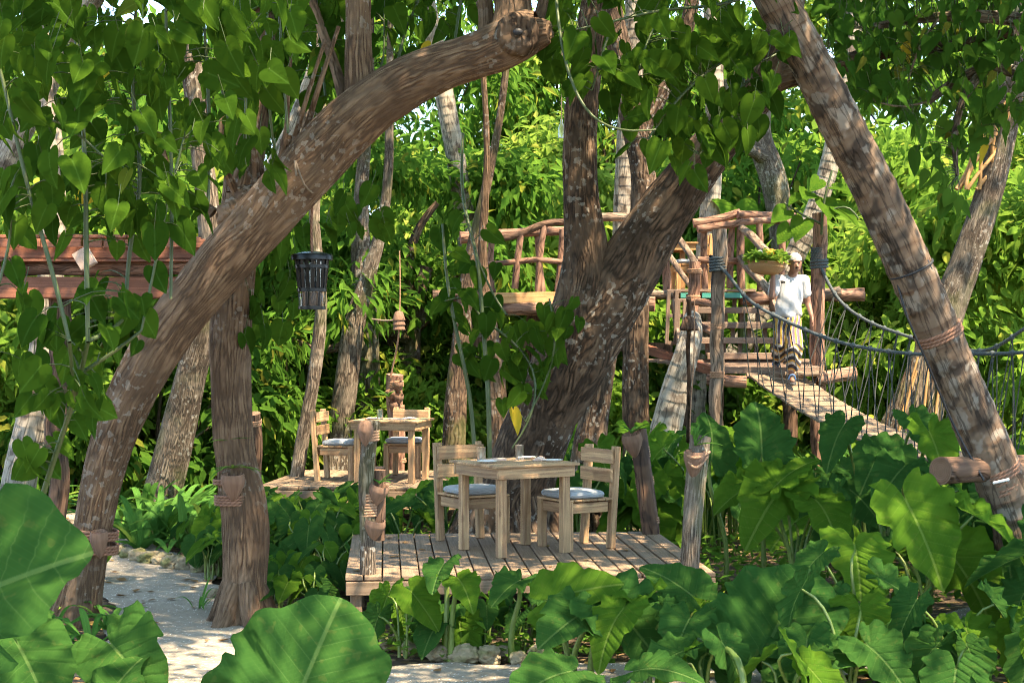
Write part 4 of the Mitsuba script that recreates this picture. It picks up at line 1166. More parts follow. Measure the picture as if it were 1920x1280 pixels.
# cut knot
kp = P(970, 62, 11.45)
ang = np.linspace(0, 2 * math.pi, 40)
_m = MB()
pr = [(0.02, -0.05), (0.035, 0.0), (0.06, 0.018), (0.085, 0.012), (0.11, 0.022), (0.135, 0.008), (0.155, -0.03), (0.165, -0.14)]
v, f, t = lathe(pr, 30, (0, 0, 0), [0, -1, -0.12])
v = v * (1 + 0.35 * (meshkit.fbm(v * 11, 3, 3) - 0.5))[:, None] + [0, 1, 0] * (0.05 * (meshkit.fbm(v * 22, 3, 5) - 0.5))[:, None]
ck = part(tree1, 'cut_knot', MB().add(v + kp + [0, 0.03, 0], f, np.c_[v[:, 0] + 0.4 * v[:, 1], 0.6 * v[:, 2] - 0.4 * v[:, 1]]).ply('m_bark_dark'), 'round scarred knot where a limb was cut')
part(ck, 'hole', mikit.ply(trimesh.creation.icosphere(2).vertices * [0.035, 0.03, 0.028] + P(971, 60, 11.40) if False else (trimesh.creation.icosphere(2).vertices * [0.036, 0.03, 0.028] + P(971, 60, 11.42), trimesh.creation.icosphere(2).faces), 'm_strap', smooth=True))
part(tree1, 'stub', MB().add(*limb([(1000, 66, 11.68, 64), (1018, 62, 11.64, 52), (1031, 60, 11.62, 40)], 18, 0.02, 0.01, 12, 12, cap=True)).ply('m_bark_brown'))
husk(tree1, P(186, 1012, 12.22), [0, -0.2, 1], 0.07, 0.24)
for b in (998, 1024):
    part(tree1, 'rope_binding', rope_rings(P(177, b, 12.42), [0.15, 0, 1], 0.178, 3, 0.013).ply('m_rope_brown'))
part(tree1, 'hanging_vine', tube_mb([P(556, 330, 11.6), P(553, 300, 11.65), P(570, 345, 11.62), P(586, 362, 11.7)], 0.008, 6, 0.05).ply('m_twig'))

tree2 = thing('upright_tree', 'upright brown trunk at the sand path with a coconut husk pot tied to it', 'tree')
_m = MB()
_m.add(*limb([(452, 1185, 12.55, 110), (455, 1150, 12.55, 94), (458, 1080, 12.55, 82), (460, 1000, 12.55, 86), (455, 940, 12.55, 84), (440, 850, 12.55, 72), (434, 740, 12.55, 72), (433, 640, 12.6, 76), (440, 520, 12.6, 74), (452, 380, 12.65, 72), (466, 240, 12.7, 68), (482, 100, 12.75, 64), (478, -40, 12.8, 62), (460, -300, 12.9, 56), (420, -700, 13.2, 40)], 32, 0.028, 0.007, 10, 13, lobes=0.1))
for a, w in ((0.3, 60), (1.6, 50), (2.8, 62), (4.1, 56), (5.2, 48)):
    c = G(455, 1168)
    e = np.array([math.cos(a), math.sin(a), 0])
    _m.add(*tube([c + UP * 0.32 + e * 0.10, c + UP * 0.12 + e * 0.18, c + e * 0.27 - UP * 0.02, c + e * 0.38 - UP * 0.07], [0.07, 0.075, 0.06, 0.03], 12, 0.03, 0.006, 12, 0.3, int(w)))
_m.add(*limb([(478, 0, 12.75, 40), (510, -100, 12.6, 34), (560, -350, 12.3, 26)], 14, 0.05, 0.004, 11, 15))
part(tree2, 'trunk', _m.ply('m_bark_brown'))
husk(tree2, P(437, 905, 12.35), [0, -0.12, 1], 0.095, 0.24)
part(tree2, 'rope_binding', rope_rings(P(441, 900, 12.55), UP, 0.167, 2, 0.012).ply('m_rope_brown'))
part(tree2, 'rope_binding', rope_rings(P(446, 934, 12.55), UP, 0.178, 4, 0.011).ply('m_rope_brown'))
sprig(tree2, P(436, 878, 12.36), 9, 0.3, 21, 0.3, 0.07, 'm_lily')
sprig(tree2, P(425, 826, 12.40), 6, 0.2, 22, 0.2, 0.09, 'm_lily')

tree3 = thing('forked_tree', 'very thick dark trunk leaning right and forking in two behind the nearer table', 'tree')
_m = MB()
_m.add(*limb([(930, 1110, 15.4, 220), (945, 1040, 15.4, 172), (958, 980, 15.4, 145), (982, 880, 15.3, 130), (1012, 790, 15.2, 124), (1052, 690, 15.05, 116), (1086, 600, 14.9, 112), (1100, 540, 14.85, 104), (1100, 470, 14.8, 82), (1092, 400, 14.75, 68), (1088, 330, 14.75, 62), (1088, 250, 14.8, 62), (1094, 170, 14.85, 58), (1104, 100, 14.9, 54), (1120, 0, 15, 52), (1150, -200, 15.3, 46), (1150, -500, 15.6, 36)], 44, 0.03, 0.014, 7, 23, lobes=0.09))
_m.add(*limb([(1028, 790, 15.15, 90), (1070, 700, 15.0, 116), (1112, 615, 14.9, 122), (1150, 550, 14.85, 120), (1192, 480, 14.8, 110), (1240, 405, 14.75, 98), (1290, 335, 14.7, 90), (1345, 265, 14.65, 80), (1400, 200, 14.6, 72), (1440, 140, 14.6, 70), (1465, 70, 14.6, 62), (1480, -20, 14.7, 58), (1500, -200, 15, 52), (1580, -500, 15.4, 40)], 40, 0.03, 0.014, 7, 24, lobes=0.09))
_m.add(*limb([(1420, 165, 14.6, 50), (1480, 145, 14.5, 40), (1560, 128, 14.4, 34), (1640, 100, 14.3, 30), (1760, 90, 14.2, 24), (1900, 60, 14.0, 18)], 14, 0.05, 0.005, 11, 25))
for a in (0.2, 1.0, 2.3, 3.3, 4.0, 5.3):
    c = G(955, 1069)
    c[1] = 15.4
    c[0] = P(955, 0, 15.4)[0]
    e = np.array([math.cos(a), math.sin(a), 0])
    _m.add(*tube([c + UP * 0.7 + e * 0.28, c + UP * 0.3 + e * 0.45, c + e * 0.75 + UP * 0.03, c + e * 1.0 - UP * 0.1], [0.16, 0.17, 0.12, 0.05], 14, 0.04, 0.01, 9, 0.3, int(a * 10)))
part(tree3, 'trunk', _m.ply('m_bark_dark'))
part(tree3, 'limb_stub', MB().add(*limb([(1062, 610, 14.85, 36), (1045, 590, 14.65, 34), (1040, 600, 14.55, 30)], 14, 0.03, 0.006, 12, 26, cap=True)).ply('m_bark_dark'))

palm1 = thing('leaning_palm', 'leaning palm trunk crossing the right side with rope bands and a black strap', 'palm tree')
PW = [(1975, 1180, 12.6, 100), (1925, 1045, 12.55, 92), (1885, 925, 12.5, 88), (1830, 790, 12.4, 84), (1775, 660, 12.3, 82), (1715, 520, 12.2, 82), (1650, 375, 12.1, 80), (1585, 250, 12.0, 78), (1520, 120, 11.9, 74), (1455, 0, 11.85, 72), (1380, -130, 11.8, 70), (1200, -420, 11.7, 66), (1040, -660, 11.7, 62)]
part(palm1, 'trunk', MB().add(*limb(PW, 44, 0.016, 0.007, 14, 31, lobes=0.10, stretch=1.0, rings=0.007)).ply('m_palm_near'))
_c = curve(np.array([P(a, b, Z) for a, b, Z, w in PW]), 600)
_wr = PchipInterpolator(np.linspace(0, 1, len(PW)), [w / 2 / F * Z for a, b, Z, w in PW])


def on_palm(py):
    q = CAMZ - (py - 640) / F * _c[:, 1]
    i = int(np.argmin(np.abs(_c[:, 2] - q)))
    return _c[i], nrm(_c[min(i + 3, 599)] - _c[max(i - 3, 0)])


for py, n, th in ((625, 3, 0.014), (886, 5, 0.016), (905, 3, 0.016)):
    c, d = on_palm(py)
    part(palm1, 'rope_binding', rope_rings(c, d, 0.178, n, th).ply('m_rope_brown'))
c, d = on_palm(505)
part(palm1, 'strap', rope_rings(c, d, 0.172, 1, 0.011, 0.2).ply('m_strap'), 'black strap round the palm')
part(palm1, 'strap_box', MB().add(*bar(P(1731, 488, 12.08), P(1749, 526, 12.12), 0.07, 0.045, [0, -1, 0.1], 0.012)).ply('m_strap'))
ropes(palm1, 'cable', [P(1680, 520, 12.15), P(1700, 590, 12.1), P(1735, 672, 12.15), P(1790, 800, 12.25), P(1845, 900, 12.2)], 0.009, 'm_strap')
ropes(palm1, 'bolt_rod', [P(1862, 905, 12.25), P(1892, 898, 12.25)], 0.012, 'm_china')

# ---------------------------------------------------------------- background trunks, each a tree with its own crown
def clump_leaves(centres, radii, counts, size, proto, tipmix=(0.5, 0.5, -0.5), nup=0.7, shell=0.5, squash=0.75):
    k = int(np.sum(counts))
    idx = np.repeat(np.arange(len(centres)), counts)
    d = randdir(k)
    rr = rng.random(k) ** shell
    pos = centres[idx] + d * (radii[idx] * rr)[:, None] * [1, 1, squash]
    normal = d * 0.75 + UP * nup + randdir(k) * 0.6
    tip = d * tipmix[0] + randdir(k) * tipmix[1] + UP * tipmix[2]
    return frames(pos, tip, normal, rng.uniform(size[0], size[1], k))


def tree(name, label, wp, crowns, nclump, cr, nleaf, size, leafm, barkm='m_bark_far', group=None, proto=FAR4, limbs=7, sides=12, cat='tree', ctop=None, extra=(), nup=0.7):
    """A trunk along pixel waypoints, limbs out to the clumps of an ellipsoid crown (px, py, Z, rx, rz, ry)."""
    key = thing(name, label, cat, group)
    m = MB()
    m.add(*limb(wp, sides, 0.09, 0.02, 4, len(labels), lobes=0.1))
    for e in extra:
        m.add(*limb(e, max(6, sides - 4), 0.09, 0.012, 5, len(labels) + 1))
    top = P(*wp[-1][:3])
    cen = []
    for (px, py, Z, rx, rz, ry) in crowns:
        c = P(px, py, Z)
        d = randdir(nclump) * (rng.uniform(0.35, 1.0, nclump) ** 0.6)[:, None]
        cen.append(c + d * [rx, ry, rz])
    cen = np.vstack(cen)
    cen = cen[cen[:, 2] > 0.25]
    rr = cr * rng.uniform(0.6, 1.3, len(cen))
    for c in cen[rng.permutation(len(cen))[:limbs]]:
        w0 = wp[-1][3] / 2 / F * wp[-1][2] * 0.55
        mid = top * 0.45 + c * 0.55 + rng.normal(0, 0.15, 3)
        m.add(*tube([top - UP * 0.15, mid, c], [w0, w0 * 0.6, w0 * 0.25], 7, 0.2, 0.0))
    part(key, 'trunk', m.ply(barkm))
    w = rr ** 2
    cnt = np.maximum(1, (nleaf * w / w.sum()).astype(int))
    part(key, 'crown', MB().add(*batch(proto, clump_leaves(cen, rr, cnt, size, proto, nup=nup))).ply(leafm, False), kind='stuff')
    return key


def bush(name, label, base, r, nclump, cr, nleaf, size, leafm, group=None, proto=FAR6, cat='shrub', hz=1.0, nup=0.55):
    """base: ground point; r = (rx, ry, height)."""
    key = thing(name, label, cat, group)
    base = np.asarray(base, float)
    d = randdir(nclump) * (rng.uniform(0.3, 1.0, nclump) ** 0.5)[:, None]
    d[:, 2] = np.abs(d[:, 2])
    cen = base + d * [r[0], r[1], r[2]] + UP * 0.15
    rr = cr * rng.uniform(0.6, 1.3, nclump)
    m = MB()
    for c in cen[:: max(1, nclump // 9)]:
        m.add(*tube([base + np.r_[rng.normal(0, 0.12, 2), -0.05], base * 0.55 + c * 0.45 + np.r_[rng.normal(0, 0.15, 2), 0.1], c], [0.035, 0.025, 0.01], 6, 0.25))
    part(key, 'stem', m.ply('m_bark_far'))
    w = rr ** 2
    cnt = np.maximum(1, (nleaf * w / w.sum()).astype(int))
    part(key, 'foliage', MB().add(*batch(proto, clump_leaves(cen, rr, cnt, size, proto, nup=nup))).ply(leafm, False), kind='stuff')
    return key
# ---------------------------------------------------------------- palms and trunks in the middle distance
def trunk_tree(name, label, wp, barkm, crown=None, leafm='m_leaf_mid', n=4000, cat='tree', sides=18, extra=(), size=(0.18, 0.3)):
    key = thing(name, label, cat)
    q0, q1 = wp[0], wp[1]
    g0 = 640 + CAMZ * F / q0[2] + 8
    if q0[1] < g0:
        f_ = min((g0 - q0[1]) / max(q0[1] - q1[1], 20), 1.2)
        wp = [(q0[0] + (q0[0] - q1[0]) * f_ * 0.5, g0, q0[2], q0[3] * 1.15)] + list(wp)
    m = MB()
    rg = 0.006 if cat == 'palm tree' else 0
    m.add(*limb(wp, sides, 0.05, 0.01 if cat != 'palm tree' else 0.004, 8, len(labels), lobes=0.08, rings=rg))
    for e in extra:
        m.add(*limb(e, 12, 0.06, 0.006, 9, len(labels) + 3))
    part(key, 'trunk', m.ply(barkm))
    if cat == 'palm tree':
        frond_crown(key, P(*wp[-1][:3]), 10, 2.4)
    elif crown:
        px, py, Z, rx, rz, ry = crown
        c = P(px, py, Z)
        nc = 26
        d = randdir(nc) * (rng.uniform(0.3, 1.0, nc) ** 0.6)[:, None]
        cen = c + d * [rx, ry, rz]
        rr = 0.75 * rng.uniform(0.6, 1.3, nc)
        part(key, 'crown', MB().add(*batch(FAR4, clump_leaves(cen, rr, np.full(nc, n // nc), size, FAR4))).ply(leafm, False), kind='stuff')
    return key


def frond_crown(key, top, nf, L):
    """Pinnate fronds (above the frame as a rule)."""
    for i in range(nf):
        a = i * 2.4 + U(-.2, .2)
        e = np.array([math.cos(a), math.sin(a), U(0.1, 1.1)])
        n = 26
        s = np.linspace(0, 1, n)
        e = nrm(e)
        h = nrm(np.array([e[0], e[1], 0]))
        c = top + e * (s * L)[:, None] - UP * (1.3 * s ** 2.2)[:, None] + h * (0.25 * s ** 2)[:, None]
        t = nrm(np.gradient(c, axis=0))
        side = nrm(np.cross(t, UP))
        m = MB().add(*tube(c[::4], np.linspace(0.03, 0.008, len(c[::4])), 5, 0.2))
        pos, tip, nor, sz = [], [], [], []
        for sg in (-1, 1):
            k = slice(3, n)
            pos.append(c[k]); tip.append(side[k] * sg + t[k] * 0.55 - UP * 0.35); nor.append(np.cross(side[k], t[k]) + 0 * t[k]); sz.append(0.62 * np.sin(np.clip(s[k], 0.08, 0.97) * math.pi) ** 0.5 + 0.12)
            k2 = slice(3, n - 1)
            pos.append((c[k2] + c[4:n]) / 2); tip.append(side[k2] * sg + t[k2] * 0.55 - UP * 0.35); nor.append(np.cross(side[k2], t[k2])); sz.append(0.62 * np.sin(np.clip(s[k2], 0.08, 0.97) * math.pi) ** 0.5 + 0.12)
        pr = (FAR4[0] * [0.14, 1, 0.4], FAR4[1], FAR4[2])
        m.add(*batch(pr, frames(np.vstack(pos), np.vstack(tip), np.vstack(nor), np.concatenate(sz))))
        part(key, 'frond', m.ply('m_leaf_mid', False))


trunk_tree('palm_tree', 'pale sunlit palm trunk behind the hanging lantern tree, left of the tree house', [(910, 760, 26, 40), (890, 600, 26, 38), (876, 440, 26, 37), (848, 260, 26, 36), (815, 80, 26, 34), (780, -80, 26, 32), (740, -280, 26, 30), (740, -730, 26, 26)], 'm_palm_far', cat='palm tree')
trunk_tree('palm_tree', 'pale palm trunk rising behind the crotch of the forked tree', [(1168, 800, 25, 50), (1170, 620, 25, 48), (1172, 400, 25, 45), (1176, 290, 25, 42), (1184, 150, 25, 40), (1192, 0, 25, 38), (1200, -300, 25, 34), (1200, -750, 25, 30)], 'm_palm_far', cat='palm tree')
trunk_tree('palm_tree', 'curved pale palm trunk behind the leaning palm at upper right', [(1330, 760, 27, 44), (1420, 600, 27, 40), (1500, 460, 27, 38), (1550, 330, 27, 36), (1580, 180, 27, 34), (1602, 40, 27, 33), (1625, -100, 27, 32), (1650, -300, 27, 30), (1650, -750, 27, 26)], 'm_palm_far', cat='palm tree')
trunk_tree('palm_tree', 'pale palm trunk standing behind the stair railing', [(1300, 760, 24.5, 48), (1312, 600, 24.5, 44), (1325, 480, 24.5, 40), (1333, 360, 24.5, 36), (1340, 200, 24.5, 34), (1335, 0, 24.5, 32), (1330, -300, 24.5, 30), (1330, -750, 24.5, 26)], 'm_palm_far', cat='palm tree')
trunk_tree('palm_tree', 'pale palm trunk at far left above and below the red walkway', [(35, 905, 19, 66), (58, 800, 19, 60), (78, 690, 19, 54), (92, 560, 19, 48), (100, 430, 19, 46), (96, 280, 19, 42), (78, 120, 19, 40), (62, -40, 19, 38), (50, -300, 19, 36), (50, -750, 19, 32)], 'm_palm_far', cat='palm tree')
trunk_tree('palm_tree', 'leaning pale palm trunk at the upper left edge', [(-160, 760, 21, 56), (-80, 560, 21, 54), (0, 320, 21, 50), (75, 180, 21, 46), (150, 40, 21, 42), (260, -160, 21, 38)], 'm_palm_far', cat='palm tree')
trunk_tree('palm_tree', 'pale trunk slanting behind the arching tree near the upper left', [(470, 420, 24, 44), (560, 230, 24, 42), (600, 120, 24, 40), (640, 0, 24, 38), (700, -200, 24, 34), (700, -650, 24, 30)], 'm_palm_far', cat='palm tree')
trunk_tree('scarred_tree', 'leaning scarred trunk with a sunlit right side between the two left trunks', [(296, 968, 19.6, 74), (316, 880, 19.5, 66), (340, 780, 19.4, 60), (362, 690, 19.3, 54), (385, 600, 19.2, 48), (395, 480, 19.2, 44), (380, 300, 19.2, 40), (340, 0, 19.2, 36), (300, -200, 19.4, 30)], 'm_bark_grey', (300, -260, 19.8, 2.5, 1.2, 2.5), n=1375)
trunk_tree('slender_tree', 'slender curved grey trunk just left of the rear deck chair', [(556, 900, 20.2, 26), (568, 820, 20.2, 24), (585, 730, 20.2, 23), (596, 650, 20.2, 22), (602, 560, 20.2, 20), (590, 420, 20.3, 18), (600, 250, 20.4, 16), (590, 0, 20.6, 14)], 'm_bark_grey', (590, -260, 20.8, 1.6, 1.2, 1.6), n=600, sides=12)
trunk_tree('grey_tree', 'leaning dark grey trunk behind the chair of the rear table', [(632, 860, 23, 48), (640, 780, 23, 44), (652, 700, 23, 42), (662, 620, 23, 38), (690, 520, 23, 28), (720, 400, 23, 19), (730, 200, 23, 13), (735, -60, 23, 9)], 'm_bark_grey', (740, -120, 23.5, 1.8, 1.2, 1.8), n=700)
trunk_tree('grey_tree', 'straight dark grey trunk behind the rear table', [(690, 880, 24, 58), (690, 780, 24, 52), (688, 680, 24, 48), (684, 580, 24, 46), (676, 420, 24, 30), (690, 200, 24, 17), (692, -100, 24, 11)], 'm_bark_grey', (690, -200, 24.5, 1.8, 1.2, 1.8), n=700)
trunk_tree('brown_tree', 'dark brown trunk right of the rear table', [(850, 870, 22, 44), (853, 780, 22, 41), (858, 700, 22, 37), (866, 620, 22, 32), (880, 500, 22, 24), (905, 380, 22, 17), (940, 200, 22, 12), (960, -160, 22, 9)], 'm_bark_far', (890, -260, 22.6, 1.6, 1.0, 1.6), n=700)
trunk_tree('brown_tree', 'light brown trunk at the left of the thick forked trunk', [(936, 850, 19.5, 38), (932, 760, 19.5, 36), (926, 680, 19.5, 34), (915, 600, 19.5, 30), (905, 480, 19.5, 16), (912, 330, 19.5, 11), (905, 120, 19.5, 8), (890, -120, 19.5, 9)], 'm_bark_brown', sides=14)
trunk_tree('low_branching_tree', 'low tree with curving branches behind the rear table', [(760, 850, 25, 40), (770, 720, 25, 36), (775, 600, 25, 30), (800, 500, 25, 24)], 'm_bark_far', (780, 420, 25.5, 2.2, 1.5, 1.6), n=5000,
           extra=([(770, 640, 25, 24), (720, 620, 24.5, 20), (660, 640, 24, 17), (600, 655, 23.6, 14), (530, 630, 23.4, 10)], [(772, 620, 25, 26), (830, 560, 25, 22), (880, 500, 25, 18), (905, 470, 25, 14)], [(775, 600, 25, 24), (765, 500, 25, 18), (790, 420, 25, 14), (820, 380, 25, 10)], [(770, 700, 25, 20), (700, 560, 24.6, 15), (680, 470, 24.6, 11)]))
trunk_tree('lit_trunk_tree', 'pale sunlit trunk under the landing behind the leaning log posts', [(1238, 860, 19.5, 64), (1252, 790, 19.5, 56), (1270, 720, 19.5, 50), (1288, 660, 19.5, 44), (1298, 600, 20.2, 34)], 'm_palm_far')
trunk_tree('dark_trunk_tree', 'dark trunk close behind the right side of the forked tree', [(1105, 830, 17.5, 60), (1122, 740, 17.5, 46), (1138, 660, 17.5, 38), (1170, 560, 18, 30), (1210, 440, 18.5, 26)], 'm_bark_dark')
trunk_tree('fork_limb_tree', 'dark limbed trunk rising behind the left fork at the top centre', [(1200, 460, 21, 46), (1205, 320, 21, 46), (1190, 230, 21, 52), (1170, 130, 21, 46), (1150, 40, 21, 40), (1120, -150, 21, 34)], 'm_bark_dark', (1120, -420, 21.5, 2.5, 1.0, 2.2), n=700, extra=([(1195, 250, 21, 40), (1240, 170, 21, 34), (1285, 60, 21, 28), (1310, -80, 21, 22)],))
trunk_tree('curved_grey_tree', 'curved grey tree with a side stub against the blue sky gap', [(1500, 660, 30, 60), (1480, 520, 30, 52), (1462, 400, 30, 46), (1445, 320, 30, 48), (1425, 260, 30, 44), (1435, 160, 30, 40), (1470, 40, 30, 36)], 'm_bark_grey', (1500, -160, 30, 3, 2, 3), n=6000, extra=([(1440, 300, 30, 34), (1415, 285, 29.7, 24), (1398, 278, 29.5, 16)], [(1425, 280, 30, 34), (1392, 230, 30, 26), (1360, 150, 30, 20)]))
trunk_tree('vine_wrapped_tree', 'leaning trunk at the far right wrapped in orange vines', [(1690, 860, 22, 120), (1722, 760, 22, 96), (1752, 660, 22, 74), (1800, 520, 22, 58), (1850, 380, 22, 50), (1880, 260, 22, 46), (1905, 120, 22, 44), (1930, -40, 22, 40)], 'm_bark_grey', (1940, -200, 22, 3, 2, 2.5), n=1375)
k = 'vine_wrapped_tree'
for i in range(7):
    ph = i * 0.9
    pts = []
    for f in np.linspace(0, 1, 12):
        px = 1818 + 72 * f
        py = 350 - 170 * f if False else 355 - 175 * f
        r = 25 + 6 * math.sin(f * 9 + ph)
        pts.append(P(px + r * math.cos(ph + f * 2.3), py, 22 - 0.2 * abs(math.sin(ph + f * 2.3))))
    part(k, 'vine', tube_mb(pts, 0.026, 7, 0.1).ply('m_vine_orange'))
for i in range(18):
    x0, y0 = U(1690, 1800), U(650, 700)
    x1 = x0 + U(-70, 40) - 20
    z = 22 - U(0.15, 0.9)
    part(k, 'aerial_root', tube_mb([P(x0, y0, z), P((x0 + x1) / 2 + U(-8, 8), (y0 + 900) / 2, z - 0.1), P(x1, 905 + U(-10, 20), z - 0.2)], U(0.008, 0.022), 6, 0.2).ply('m_vine_orange' if i % 3 == 0 else 'm_bark_far'))

# ---------------------------------------------------------------- background foliage, tier by tier
_n = [0]


def back(px, py, Z, rx, rz, n, label, leafm='m_leaf_far', size=(0.12, 0.2), proto=FAR4, cr=0.75, nc=None, base=None, wpx=None):
    """A tree whose crown is centred on a pixel, its trunk straight down to the ground."""
    c = P(px, py, Z)
    s = F / Z
    g = 640 + CAMZ * s
    w = wpx or 0.22 * s
    wp = [(px + U(-30, 30), g + 6, Z, w * 1.3), (px + U(-14, 14), g * 0.6 + py * 0.4, Z, w), (px, py + rz * s * 0.4, Z, w * 0.75)]
    nc = nc or max(14, int(rx * rz * 9))
    return tree('background_tree', label, wp, [(px, py, Z, rx, rz, rx * 0.7)], nc, cr, n, size, leafm, proto=proto, sides=9)


far = 'tree of the bright green backdrop behind the tree house and decks'
specs = [(1060, 150, 39, 2.0, 2.4, 4200, FAR6), (1320, 190, 40, 1.7, 2.2, 3600, FAR6), (1535, 20, 39, 1.7, 1.7, 2600, FAR4)]
for i, px in enumerate(np.linspace(-150, 2080, 15)):
    specs.append((px + U(-50, 50), U(140, 330), U(37, 42), U(2.3, 3.0), U(3.2, 4.2), 5200, FAR4))
for i, px in enumerate(np.linspace(-160, 2080, 14)):
    specs.append((px + U(-50, 50), U(430, 560), U(31, 35), U(2.0, 2.6), U(2.2, 2.9), 4600, FAR6))
LAB = ['bright sunlit', 'yellow green', 'dense mid green', 'loose pale green', 'deep green', 'rounded light green', 'tall sunny', 'spreading green']
for q in specs:
    if 1410 < q[0] < 1580 and 25 < q[1] < 400:
        continue
    kind = int(rng.integers(4))
    back(*q[:3], q[3], q[4], int(q[5] * (0.8, 1.5, 0.95, 1.0)[kind]), 'sunlit leafy tree in the green backdrop behind the palms', leafm=('m_leaf_far', 'm_leaf_lime', 'm_leaf_mid', 'm_leaf_mid')[kind],
         proto=(q[6], FAR4, LONG4, q[6])[kind], size=((0.28, 0.48), (0.17, 0.30), (0.30, 0.50), (0.22, 0.36))[kind], cr=(0.9, 0.6, 0.8, 0.75)[kind])
for k_ in list(labels):
    if k_.startswith('background_tree') and '__' not in k_:
        labels[k_]['group'] = 'backdrop trees behind the palms'

# nearer bushes, individually seen
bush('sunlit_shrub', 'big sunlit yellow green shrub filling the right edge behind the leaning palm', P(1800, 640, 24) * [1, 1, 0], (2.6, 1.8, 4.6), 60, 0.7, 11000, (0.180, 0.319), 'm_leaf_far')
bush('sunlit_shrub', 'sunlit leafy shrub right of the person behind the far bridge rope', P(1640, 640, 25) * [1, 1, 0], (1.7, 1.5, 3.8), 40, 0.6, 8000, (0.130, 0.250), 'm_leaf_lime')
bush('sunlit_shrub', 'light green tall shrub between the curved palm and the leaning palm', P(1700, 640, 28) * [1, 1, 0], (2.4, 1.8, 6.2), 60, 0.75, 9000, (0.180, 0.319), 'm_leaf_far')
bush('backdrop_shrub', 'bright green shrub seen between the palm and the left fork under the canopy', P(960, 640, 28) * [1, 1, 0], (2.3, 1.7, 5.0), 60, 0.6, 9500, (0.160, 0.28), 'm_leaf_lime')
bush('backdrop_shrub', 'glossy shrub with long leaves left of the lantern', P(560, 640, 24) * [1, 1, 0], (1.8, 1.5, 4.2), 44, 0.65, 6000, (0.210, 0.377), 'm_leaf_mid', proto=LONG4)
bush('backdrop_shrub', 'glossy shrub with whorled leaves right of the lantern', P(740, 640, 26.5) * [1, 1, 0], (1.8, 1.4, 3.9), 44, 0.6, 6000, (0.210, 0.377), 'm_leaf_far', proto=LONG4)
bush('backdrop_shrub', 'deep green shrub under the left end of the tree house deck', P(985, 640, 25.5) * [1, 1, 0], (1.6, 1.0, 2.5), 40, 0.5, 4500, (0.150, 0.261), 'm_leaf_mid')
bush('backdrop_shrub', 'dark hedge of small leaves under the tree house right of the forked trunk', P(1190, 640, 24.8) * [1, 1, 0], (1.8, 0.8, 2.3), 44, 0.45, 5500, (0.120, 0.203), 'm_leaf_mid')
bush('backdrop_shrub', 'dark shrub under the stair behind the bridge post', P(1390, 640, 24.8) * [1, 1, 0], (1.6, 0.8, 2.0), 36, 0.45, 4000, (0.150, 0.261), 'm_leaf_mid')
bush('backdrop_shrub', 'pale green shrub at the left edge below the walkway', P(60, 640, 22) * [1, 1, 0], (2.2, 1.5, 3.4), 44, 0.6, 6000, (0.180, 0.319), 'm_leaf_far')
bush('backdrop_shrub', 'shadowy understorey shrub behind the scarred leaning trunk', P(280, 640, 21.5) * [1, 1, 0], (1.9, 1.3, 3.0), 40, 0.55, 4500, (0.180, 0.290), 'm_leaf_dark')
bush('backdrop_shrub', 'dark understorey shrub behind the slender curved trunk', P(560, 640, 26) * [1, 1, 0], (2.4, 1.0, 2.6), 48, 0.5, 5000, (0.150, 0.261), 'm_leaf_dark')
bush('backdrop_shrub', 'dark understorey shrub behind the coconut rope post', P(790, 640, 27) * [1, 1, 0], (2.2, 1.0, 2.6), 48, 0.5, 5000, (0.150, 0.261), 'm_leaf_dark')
bush('backdrop_shrub', 'bright shrub over the red walkway at left', P(200, 640, 25) * [1, 1, 0], (2.6, 1.6, 5.6), 60, 0.7, 7500, (0.180, 0.319), 'm_leaf_far')
bush('backdrop_shrub', 'bright bush behind the tree house railing', P(1060, 640, 27.5) * [1, 1, 0], (2.0, 1.2, 4.6), 50, 0.65, 6500, (0.180, 0.319), 'm_leaf_far')
bush('backdrop_shrub', 'sunny bush behind the stair rails', P(1420, 640, 28.5) * [1, 1, 0], (1.8, 1.2, 3.6), 44, 0.65, 5500, (0.180, 0.319), 'm_leaf_far')

bush('backdrop_shrub', 'fresh green shrub behind the left chair of the rear table', P(600, 640, 24.2) * [1, 1, 0], (1.5, 0.9, 1.9), 34, 0.5, 3600, (0.16, 0.28), 'm_leaf_far')
bush('backdrop_shrub', 'fresh green shrub right of the coconut rope post', P(810, 640, 23.6) * [1, 1, 0], (1.0, 0.8, 1.5), 26, 0.42, 2600, (0.15, 0.25), 'm_leaf_far')
bush('backdrop_shrub', 'light green shrub between forked trunk and stair under the tree house', P(1185, 640, 22.0) * [1, 1, 0], (1.0, 0.6, 1.5), 26, 0.4, 2600, (0.14, 0.24), 'm_leaf_far')
# strap-leaved plants under the bridge
def lily(label, base, n, L, w, group, matn='m_lily', droop=(0.5, 1.1)):
    key = thing('strap_leaf_lily', label, 'lily plant', group)
    for i in range(n):
        a = rng.uniform(0, 6.28)
        el = rng.uniform(0.5, 2.6) * (1 - 0.5 * i / n) + 0.2
        part(key, 'leaf', MB().add(*strap(base + np.r_[0.05 * math.cos(a), 0.05 * math.sin(a), 0], [math.cos(a), math.sin(a), el], L * U(0.7, 1.1), w * U(0.8, 1.15), U(*droop), i + len(labels) % 50 * 40)).ply(matn))
    return key


